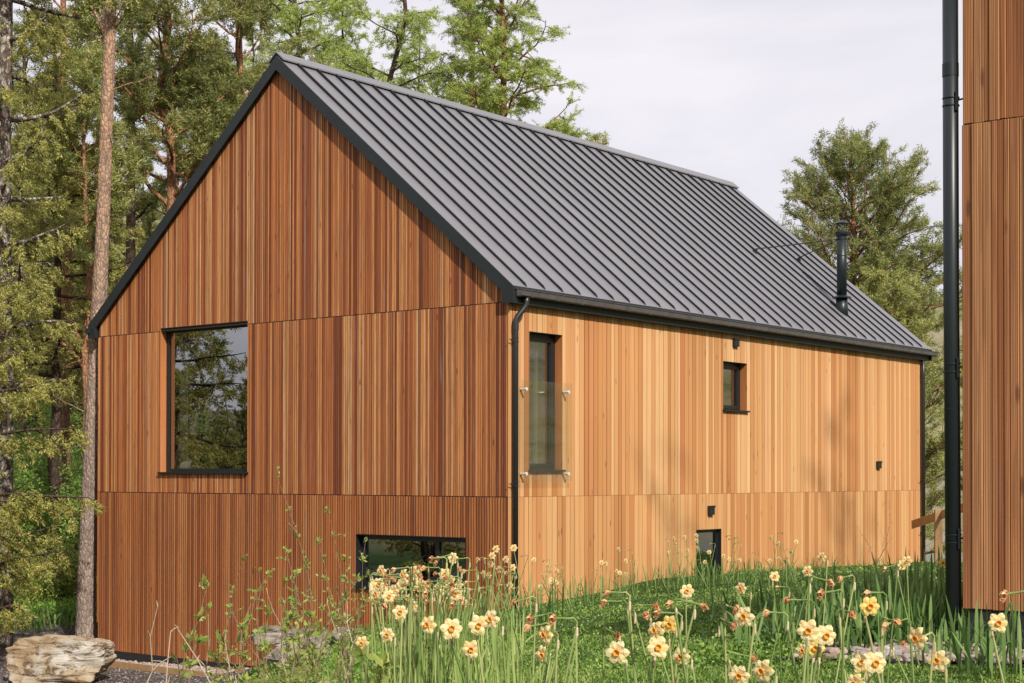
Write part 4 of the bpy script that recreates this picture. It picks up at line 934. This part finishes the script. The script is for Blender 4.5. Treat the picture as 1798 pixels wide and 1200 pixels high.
blades('rough_grass', x, y, rs.uniform(.05, .2, len(x)), (.004 + D * .0005) * rs.uniform(.7, 1.4, len(x)), straw_m, 5, 'rough unmown grass and weeds on the bank at the lower left', 'grass', lean=.45)
# small broad weeds in the bank and lawn
x, y, D, rs = scatter(6, 5200, 360, 700, 8, 23, 1.0); ok = clear(x, y) & (gravel_mask(x, y) < .45); x, y, D = x[ok], y[ok], D[ok]
Lw = Leaves()
for a_, b_ in zip(x, y): Lw.add(Vector((a_, b_, hz(a_, b_) + rs.uniform(.01, .14))), Vector((rs.randn() * .7, rs.randn() * .7, .5)))
V, r_ = Lw.tris(3, 6, .045, .03, .8, .05, 0, 'q'); tag(npmesh('weeds', V, 4, bush_leaf, r_), 'low leafy weeds covering the bank below the low window', 'weeds', kind='stuff')
x, y, D, rs = scatter(16, 15000, 560, 1900, 8, 30, 1.2); ok = clear(x, y) & (gravel_mask(x, y) < .45) & (x > -8) & (np.sin(x * 1.7 + y * .9) + np.sin(y * 2.3 - x) + rs.randn(len(x)) * .7 > .2); x, y, D = x[ok], y[ok], D[ok]; z = HZ(x, y)
Lw = Leaves()
for a_, b_, c_ in zip(x, y, z): Lw.add(Vector((a_, b_, c_ + rs.uniform(.01, .035))), Vector((rs.randn() * .9, rs.randn() * .9, .35)))
V, r_ = Lw.tris(5, 6, .024, .019, .9, .03, 0, 'q'); tag(npmesh('clover', V, 4, blade_m, r_), 'small clover leaves speckling the mown lawn', 'clover', kind='stuff')
x, y, D, rs = scatter(8, 9000, -150, 200, 28.6, 40, 1); ok = forest_mask(x, y) > .3; x, y = x[ok], y[ok]
Lw = Leaves()
for a_, b_ in zip(x, y): Lw.add(Vector((a_, b_, hz(a_, b_) + rs.uniform(.01, .3))), Vector((rs.randn() * .5, rs.randn() * .5, .8)))
V, r_ = Lw.tris(4, 5, .16, .035, .6, .08, 0, 'q'); tag(npmesh('undergrowth', V, 4, bush_leaf, r_), 'green undergrowth on the floor of the wood behind the log', 'undergrowth', kind='stuff')

# ------------------------------------------------------------------ daffodils
def petals_mesh(seed, R=.0268):
    rr = random.Random(seed); b = MB()
    for k in range(6):
        a = k * 1.0472 + rr.gauss(0, .05); off = .0015 * (k % 2); Rk = R * rr.uniform(.9, 1.08); wd_ = Rk * .36; bend = rr.uniform(-.006, .003)
        ca, sa = math.cos(a), math.sin(a)
        def q(r, s, x): return (x + off, ca * r - sa * s, sa * r + ca * s)
        rows = [(.003, .003, 0), (.32, .75, .001), (.62, 1.0, .0025), (.86, .72, .001), (1.0, .12, bend)]
        n = len(b.v)
        for t, ww, xx in rows:
            r = Rk * t if t > .01 else .003; w_ = wd_ * ww if t > .01 else .004
            tw = rr.gauss(0, .0012); b.v += [q(r, -w_, xx + tw), q(r, 0, xx + .0022), q(r, w_, xx - tw)]
        for i in range(len(rows) - 1):
            for j in (0, 1): b.face([n + i * 3 + j, n + i * 3 + j + 1, n + i * 3 + 4 + j, n + i * 3 + 3 + j], 0, rr.random())
    b.tube([(-.022, 0, 0), (-.010, 0, 0), (.001, 0, 0)], [.0022, .0024, .0042], 7, 0, .2)
    return b
def cup_mesh(seed, R=.0072):
    rr = random.Random(seed); b = MB(); n = 12
    for i, (x, r) in enumerate([(.001, .004), (.005, .0065), (.010, R), (.0105, R * .93), (.004, .004)]):
        for k in range(n): a = k / n * 6.2832; r2 = r * (1 + (.09 * math.sin(a * 5) if i in (2, 3) else 0)); b.v.append((x, math.cos(a) * r2, math.sin(a) * r2))
    for i in range(4):
        for k in range(n): b.face([i * n + k, i * n + (k + 1) % n, (i + 1) * n + (k + 1) % n, (i + 1) * n + k], 0, rr.random())
    b.face([4 * n + k for k in range(n)]); return b
def wilt_mesh(seed):
    rr = random.Random(seed); b = MB(); b.tube([(-.030, 0, .001), (-.014, 0, .001), (0, 0, 0)], [.0025, .0023, .0036], 7, 1, .3)
    for k in range(9):
        a = rr.uniform(0, 6.28); l = rr.uniform(.012, .024); r = rr.uniform(.005, .012); w = rr.uniform(.003, .006); n = len(b.v); ca, sa = math.cos(a), math.sin(a)
        dz = -rr.uniform(0, .014)
        b.v += [(0, ca * .003 - sa * w * .5, sa * .003 + ca * w * .5), (0, ca * .003 + sa * w * .5, sa * .003 - ca * w * .5), (l * .5, ca * r + sa * w, sa * r - ca * w + dz * .3), (l * .5 + .002, ca * r - sa * w, sa * r + ca * w + dz * .3), (l, ca * r * .5 + sa * w * .6, sa * r * .5 + dz), (l * .9, ca * r * .7 - sa * w * .4, sa * r * .7 + dz)]
        b.face([n, n + 1, n + 2, n + 3], 0, rr.random()); b.face([n + 3, n + 2, n + 4, n + 5], 0, rr.random())
    b.tube([(.001, 0, 0), (.012, 0, -.002)], [.004, .007], 8, 0, .1); return b
def proto(b, name, mats): o = b.build(name, mats, smooth=False); me = o.data; bpy.data.objects.remove(o); return me
PET = [proto(petals_mesh(i), 'petals', petal_m) for i in range(5)]; CUP = [proto(cup_mesh(i), 'cup', cup_m) for i in range(2)]; WLT = [proto(wilt_mesh(i), 'withered_flower', [wilt_m, daff_stem]) for i in range(6)]
YPET = [proto(petals_mesh(9 + i), 'petals', leafmat('yellow_petal', [(.2, (.80, .54, .12)), (.8, (.88, .70, .26))], trans=.3)) for i in range(1)]
DAFF = []
def facing_mat(f): return f.to_track_quat('X', 'Z').to_euler()
def daffodil(u, v, D, kind, seed, grp, sc=1.0, face=None, lean=0, extra=()):
    rr = random.Random(seed); hp = Vector(P(u, v, D))
    gx, gy = at(u + lean * 60 / D * 4 + rr.gauss(0, 14) * 4 / D, D + rr.uniform(-.1, .1)); base = Vector((gx, gy, hz(gx, gy)))
    root = empty('daffodil', base); fw = Vector((-_F[0], -_F[1], 0)); rt = Vector((_R[0], _R[1], 0))
    if face is None: face = rr.uniform(-.9, .35) if kind != 'w' else rr.choice([rr.uniform(-1.7, -1.1), rr.uniform(-1.7, -.9), rr.uniform(-.6, 1.5)])
    f = (fw * math.cos(face) + rt * math.sin(face) + Vector((0, 0, rr.uniform(-.18, .12)))).normalized()
    nl = .030 if kind != 'w' else .036
    neck = hp - f * (.022 * sc + .004); top = neck - f * rr.uniform(.012, nl) ; hpl = hp - base; nkl = neck - base; tl = top - base + Vector((0, 0, .004))
    bendd = tl + Vector((0, 0, -.03)) - f * .010
    low = Vector((0, 0, -.02)); b = MB(); mid = low.lerp(bendd, .55) + Vector((rr.gauss(0, .012), rr.gauss(0, .012), 0))
    pts = []
    for t in [i / 7 for i in range(8)]: pts.append(low * (1 - t) ** 2 + mid * 2 * t * (1 - t) + bendd * t * t)
    pts += [bendd + Vector((0, 0, .02)) - f * .002, tl, nkl]
    r0 = .0031 * sc; b.tube(pts, [r0 * 1.15] * 3 + [r0] * 5 + [r0 * .8, r0 * .85, r0 * .8], 6, 0, rr.random()); b.build('stem', daff_stem, root, smooth=True)
    s_ = MB(); sp = pts[7]; s_.tube([sp + Vector((0, 0, -.026)), sp + Vector((.002, 0, -.02)), sp + Vector((.002, .001, .0)), sp + Vector((-.004, .002, .016))], [.0034, .0042, .0036, .001], 6, 0, rr.random()); s_.build('spathe', tan_m, root)
    heads = [(hpl, f, kind)]
    for e in extra: heads.append(e)
    for hl, ff, kd in heads:
        e = facing_mat(ff)
        def add(me, nm):
            o = bpy.data.objects.new(nm, me); COL.objects.link(o); o.parent = root; o.location = hl; o.rotation_euler = e; o.scale = (sc,) * 3; return o
        if kd == 'w': add(rr.choice(WLT), 'withered_flower')
        else: add(YPET[0] if kd == 'y' else rr.choice(PET), 'petals'); add(rr.choice(CUP), 'cup')
    DAFF.append((grp, kind, u, root)); return root
def strap(name, u, D, rad, n, h, w, seed, label, mat=daff_leaf, cat='daffodil leaves', grp='clumps of daffodil leaves', lean=.28, base=None, xs=1.0):
    rr = random.Random(seed); x0, y0 = at(u, D); base = Vector((x0, y0, hz(x0, y0))); b = MB()
    for i in range(n):
        a = rr.uniform(0, 6.28); q = rad * math.sqrt(rr.random()); px = x0 + q * (math.cos(a) * _R[0] * xs + math.sin(a) * _F[0]); py = y0 + q * (math.cos(a) * _R[1] * xs + math.sin(a) * _F[1])
        p = Vector((px - x0, py - y0, hz(px, py) - base.z - .02)); hh = h * rr.uniform(.6, 1.1); ww = w * rr.uniform(.7, 1.2) / 2
        la = rr.uniform(0, 6.28); ln = abs(rr.gauss(0, lean)); dv = Vector((math.cos(la), math.sin(la), 0)); sv = Vector((-math.sin(la), math.cos(la), 0)); tw = rr.uniform(-1, 1)
        sv = (sv * math.cos(tw) + dv * math.sin(tw)); droop = rr.choice([0, 0, .2, .6, 1.0]) * (ln > .12); N = 7; nb = len(b.v); r_ = rr.random()
        for k in range(N + 1):
            t = k / N; c = p + Vector((0, 0, 1)) * hh * (t - droop * .45 * max(0, t - .45) ** 1.5 * 2) + dv * hh * (ln * t + droop * .8 * max(0, t - .4) ** 1.6)
            wk = ww * (.75 + .5 * t) * (1 if t < .8 else max(.12, (1 - t) * 5)); b.v += [tuple(c - sv * wk), tuple(c + sv * wk)]
        for k in range(N): b.face([nb + 2 * k, nb + 2 * k + 1, nb + 2 * k + 3, nb + 2 * k + 2], 0, r_)
    o = b.build(name, mat, None, loc=base); tag(o, label, cat, grp); return o
fg = [(863,1088,4.6,'f'),(840,1098,4.5,'f'),(793,1104,4.1,'f'),(752,1098,4.8,'f'),(827,1140,4.9,'f'),(703,1075,5.3,'f'),(681,1115,5.2,'f'),(636,1130,5.6,'f'),(958,1115,4.6,'f'),(955,1150,4.9,'f'),(977,1086,4.4,'w'),(937,1084,4.6,'w'),(932,1100,4.6,'w'),(908,1056,5,'w'),
 (1085,1146,3.7,'f'),(1152,1108,4.6,'f'),(1155,1137,3.95,'f'),(1177,1096,4.6,'y'),(1197,1153,4.7,'f'),(1080,1112,4.8,'w'),(1072,1040,4.7,'w'),(1065,1056,4.7,'w'),(1146,1063,4.7,'w'),(1135,1076,4.6,'w'),(1161,1076,4.9,'w'),(1181,1058,4.7,'w'),(1229,1062,4.1,'w'),(1206,1038,5.6,'f'),(1302,1033,6.2,'f'),
 (1308,1083,4.3,'f'),(1290,1068,4.6,'w'),(1285,1095,4.6,'w'),(1317,1153,4.6,'w'),(1299,1186,4.2,'f'),(1340,1178,3.8,'f'),(1419,1107,3.9,'f'),(1450,1116,4.1,'f'),(1433,1138,4.4,'y'),(1411,1142,5.2,'f'),(1360,1012,7.5,'f'),(1418,1003,7.2,'f'),(1443,978,7.6,'f'),(1388,1053,4.8,'w'),(1352,1075,4.8,'w'),
 (1453,1020,4.6,'w'),(1448,1040,4.6,'w'),(1527,1064,4.2,'y'),(1528,1040,4.8,'w'),(1493,1075,4.6,'w'),(1560,1095,4.5,'w'),(1572,1090,4.5,'w'),(1611,1120,3.9,'f'),(1537,1164,3.9,'f'),(1514,1163,4.3,'f'),(1647,1160,4.1,'f'),(1583,1127,5,'w'),(1752,1093,4.4,'f'),(1770,1042,4.2,'w'),(1592,985,7.5,'f'),(1584,992,7.6,'f'),(1556,996,6.5,'w'),
 (1502,1200,4.3,'f'),(1655,987,9,'y'),(1480,1014,5.5,'w'),(1368,1030,8,'w'),(1405,995,7.8,'w'),(752,1040,5.6,'w'),(800,1062,5.4,'w'),(812,1050,5.8,'w'),(672,1062,5.6,'w')]
for i_, (u, v, D, k) in enumerate(fg):
    daffodil(u, v, D, k, 500 + i_, 'foreground', sc=1.12 if D < 5 else 1.0, lean=random.Random(i_).gauss(.3, .8))
r_ = random.Random(8)
for i_ in range(96):                                  # dense clump in front of the low window
    t = r_.random(); u = 655 + 165 * t + r_.gauss(0, 6); v = 985 + 75 * r_.random() ** .8 + 10 * math.sin(t * 6); D = r_.uniform(7.2, 8.8)
    daffodil(u, v, D, 'w' if r_.random() < .6 else 'f', 700 + i_, 'clump below the low window', sc=1.2, lean=r_.gauss(0, .4) + (765 - u) * .011 * D / 8)
for gname, us, vs0, vs1, D0, n_, seed in [('left clump at the downpipe', (838, 905), 962, 1045, 13.5, 26, 1), ('right clump at the downpipe', (915, 985), 975, 1035, 19.5, 14, 2), ('second wall clump', (1040, 1108), 962, 1010, 21, 12, 3), ('third wall clump', (1158, 1212), 942, 985, 22, 11, 4), ('low side window clump', (1222, 1300), 938, 990, 22.5, 14, 5), ('last wall clump', (1310, 1400), 935, 1000, 22, 16, 6)]:
    r_ = random.Random(seed)
    for i_ in range(n_):
        daffodil(r_.uniform(*us), r_.uniform(vs0, vs1), D0 + r_.uniform(-.7, .7), 'w' if r_.random() < .5 else 'f', seed * 100 + i_ + 900, gname, sc=1.25, lean=r_.gauss(0, 1.5))
r_ = random.Random(4)
for i_ in range(22): daffodil(r_.uniform(-20, 172), r_.uniform(1078, 1108), r_.uniform(29.6, 30.6), 'y' if r_.random() < .6 else 'f', 3000 + i_, 'bed behind the boulder', sc=1.7, lean=0)
KN = {'w': ('withered brown daffodil', 'withered daffodils'), 'f': ('cream orange-cupped daffodil', 'cream daffodils'), 'y': ('golden yellow daffodil', 'golden daffodils')}
from collections import defaultdict
dd = defaultdict(list)
for g, k, u, o in DAFF: dd[(g, k)].append((u, o))
for (g, k), l in dd.items():
    l.sort(key=lambda t: t[0])
    for i_, (u, o) in enumerate(l):
        where = {'foreground': 'nearest the camera', 'bed behind the boulder': 'in the bed behind the boulder'}.get(g, 'in the ' + g)
        tag(o, '%s %s, %s from left' % (KN[k][0], where, ordw(i_)) if len(l) > 1 else '%s %s' % (KN[k][0], where), 'daffodil', 'daffodils ' + where)
SL_ = [(745, 7.0, .55, 200, .42, .009, 'sunlit leaf clump in the middle of the flower bank'), (840, 7.2, .4, 60, .30, .009, 'sunlit leaf clump at the right end of the flower bank'), (700, 7.9, .5, 220, .46, .009, 'tall upright leaf clump below the low window, left part'), (790, 8.2, .4, 190, .42, .009, 'leaf clump below the low window, right part'), (650, 6.4, .45, 60, .40, .009, 'sunlit leaf clump at the left end of the flower bank'), (865, 13.5, .5, 120, .52, .010, 'tall leaf clump left of the front downpipe'), (945, 19.5, .6, 90, .42, .012, 'leaf clump at the wall right of the front downpipe'), (1075, 21, .5, 60, .40, .012, 'isolated leaf tuft, second along the long wall'), (1185, 22, .5, 55, .42, .012, 'leaf tuft left of the low side window'),
  (1250, 22.2, .6, 80, .36, .013, 'leaf clump covering the foot of the low side window'), (1330, 22, .8, 90, .40, .013, 'leaf clump right of the low side window'), (1410, 14, .7, 90, .30, .014, 'dark leaf clump in the middle of the lawn edge'), (740, 5.2, .5, 46, .34, .008, 'near thin leaves under the big cream flowers'), (1090, 4.6, .3, 22, .25, .008, 'few thin leaves around the near middle flowers'), (1290, 4.6, .3, 22, .24, .008, 'few thin leaves right of the near middle flowers'), (880, 5.0, .4, 12, .26, .008, 'sparse leaves left of the near middle flowers'),
  (1500, 8.72, .22, 60, .26, .016, 'arching leaves over the edging, left end of the right bed'), (1560, 8.72, .22, 60, .30, .016, 'arching leaves over the edging, left of the near downpipe'), (1618, 8.7, .22, 60, .30, .016, 'arching leaves over the edging close before the near downpipe'), (1690, 8.2, .2, 36, .26, .016, 'arching leaves just right of the near downpipe foot'),
  (1470, 9.0, .3, 70, .30, .017, 'broad leaves in the lawn just left of the right bed'), (1590, 9.05, .3, 110, .32, .017, 'dense broad leaves rising out of the pebbles'), (1530, 9.0, .3, 90, .30, .017, 'dense broad leaves at the left edge of the pebbles'),
  (1450, 9.4, .5, 110, .36, .018, 'broad glossy leaves at the left end of the right bed'), (1520, 9.2, .45, 110, .38, .018, 'broad glossy leaves in the right bed, left of centre'), (1590, 9.6, .5, 120, .42, .018, 'broad glossy leaves in the middle of the right bed'), (1640, 9.0, .35, 80, .36, .018, 'broad leaves just left of the near downpipe'), (1570, 11.5, .6, 90, .46, .018, 'taller leaves at the back of the right bed'), (1650, 12, .6, 80, .48, .018, 'tall leaves standing behind the near downpipe'), (1700, 8.0, .28, 34, .24, .015, 'low leaves at the foot of the near downpipe'), (1785, 7.4, .3, 60, .36, .016, 'upright leaves at the right edge before the near building'), (1500, 5.0, .4, 26, .26, .009, 'few near leaves under the golden flower at the right'), (1400, 5.0, .4, 26, .24, .009, 'few near leaves under the paired cream flowers at the right'),
  (1460, 24, 1.0, 60, .18, .012, 'short leaves at the foot of the long wall'), (1560, 27, 1.0, 60, .2, .012, 'short leaves at the wall near its far corner'), (40, 30.2, 1.0, 160, .42, .03, 'dark leaf bed behind the boulder, left part'), (130, 30.2, .9, 150, .42, .03, 'dark leaf bed behind the boulder, right part')]
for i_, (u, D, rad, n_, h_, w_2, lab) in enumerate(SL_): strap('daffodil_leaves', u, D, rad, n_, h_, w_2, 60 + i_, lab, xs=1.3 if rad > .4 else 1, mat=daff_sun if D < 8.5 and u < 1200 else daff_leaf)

# ------------------------------------------------------------------ saplings on the bank
def sapling(u, D, tips, leafL, seed, label, leafm=yoke_leaf, dens=1.0, bare=False, col=None):
    rr = random.Random(seed); x, y = at(u, D); base = Vector((x, y, hz(x, y))); B = MB(); Lv = Leaves()
    for (tu, tv, tD) in tips:
        tip = Vector(P(tu, tv, tD)) - base; n = 9; pts = []; w1 = Vector((rr.gauss(0, .05), rr.gauss(0, .05), 0))
        for k in range(n + 1):
            t = k / n; pts.append(Vector((0, 0, -.03)).lerp(tip, t) + w1 * math.sin(t * 3.14) * 2 + Vector((rr.gauss(0, .008), rr.gauss(0, .008), rr.gauss(0, .006))) * (0 < k < n))
        L = tip.length; B.tube(pts, [.0055 * (1 - .75 * k / n) for k in range(n + 1)], 5, cap=False)
        for k in range(3, n + 1):
            for q in range(1 if bare else 2):
                if rr.random() > .8 * dens and not bare: continue
                d = (pts[k] - pts[k - 1]).normalized() * .8 + Vector((rr.gauss(0, .6), rr.gauss(0, .6), rr.gauss(.1, .4))); d.normalize(); l = L * rr.uniform(.06, .2) * (1.25 - k / n)
                e = pts[k] + d * l; m_ = pts[k] + d * l * .5 + Vector((0, 0, l * .06)); B.tube([pts[k], m_, e], [.0026, .002, .0012], 4, cap=False)
                if not bare:
                    for j in range(max(2, int(l / .035))): Lv.add(pts[k].lerp(e, (j + .6) / max(2, int(l / .035))), d)
            if not bare and k > 4: Lv.add(pts[k], (pts[k] - pts[k - 1]).normalized()); Lv.add(pts[k], (pts[k] - pts[k - 1]).normalized())
    root = empty('sapling', base); B.build('stem', bare_m if bare and u < 1000 else twig_m, root)
    if Lv.c: V, r2 = Lv.tris(seed, 3, leafL, leafL * .48, .75, .005, 0, 'q'); npmesh('leaves', V, 4, leafm, r2, root)
    tag(root, label, 'sapling', 'saplings and twigs on the bank')
sapling(492, 9.5, [(486, 838, 9.5), (500, 985, 9.3), (455, 1002, 9.6)], .026, 1, 'tallest sapling on the bank with a thin leafy tip high against the wall', dens=.7)
sapling(512, 8.2, [(504, 972, 8.2), (508, 1060, 8.0), (470, 1080, 8.2)], .030, 2, 'pale green leafy sapling left of centre on the bank')
sapling(590, 11, [(577, 903, 11), (560, 955, 11), (612, 1000, 11)], .030, 3, 'upright sapling before the low window, second tallest', dens=.7)
sapling(600, 10.5, [(642, 950, 10.5), (628, 1020, 10.4), (648, 1010, 10.6)], .03, 4, 'sapling leaning right towards the low window', dens=.85)
sapling(440, 6.0, [(362, 1036, 5.8), (405, 1070, 5.8)], .036, 5, 'near sapling with big fresh leaves at the left of the bank', dens=.8)
sapling(430, 5.6, [(345, 1128, 5.6), (385, 1130, 5.7), (425, 1105, 5.7)], .034, 6, 'low near sapling spreading left at the bottom of the photo', dens=.9)
sapling(480, 6.6, [(455, 1110, 6.6), (510, 1090, 6.6), (540, 1120, 6.7), (470, 1150, 6.5)], .032, 7, 'bushy low sapling at the bottom left of the bank', dens=1)
sapling(560, 9, [(545, 1040, 9), (590, 1035, 9), (520, 1075, 9)], .026, 8, 'thin twiggy sapling in the middle of the bank', dens=.6)
sapling(560, 7, [(560, 1110, 7), (600, 1140, 7), (580, 1085, 7)], .03, 9, 'low sapling in front of the stone row', dens=.9)
sapling(330, 5.5, [(277, 1066, 5.4), (300, 1110, 5.5), (312, 1105, 5.5)], .03, 10, 'bare pale curling twig against the lower gable wall', bare=True)
sapling(420, 5.8, [(366, 1083, 5.8), (395, 1125, 5.8)], .03, 11, 'bare straight twig beside the near leafy sapling', bare=True)
sapling(560, 8, [(500, 1060, 8), (575, 1060, 8), (610, 1060, 8), (470, 1045, 8)], .03, 12, 'tangle of dry brown twigs in the middle of the bank', bare=True)
sapling(530, 7.6, [(520, 1010, 7.6), (548, 1085, 7.5), (500, 1110, 7.6)], .03, 15, 'leafy sapling just right of the pale green one')
sapling(615, 8.6, [(605, 985, 8.6), (640, 1060, 8.5), (585, 1060, 8.6)], .028, 16, 'loose twiggy sapling close to the flower bank', dens=.8)
sapling(455, 8, [(428, 985, 8), (450, 1040, 8), (470, 1010, 8.1)], .026, 17, 'small sapling left of the tallest one', dens=.8)
sapling(1535, 26.5, [(1505, 925, 26.5), (1560, 880, 26.5), (1545, 930, 26.4)], .03, 13, 'thin dark twigs standing against the long wall near its far end', bare=True)
sapling(640, 5.4, [(640, 1150, 5.4), (672, 1172, 5.4)], .055, 14, 'broad yellow green leaves at the bottom beside the flower bank', dens=.5)
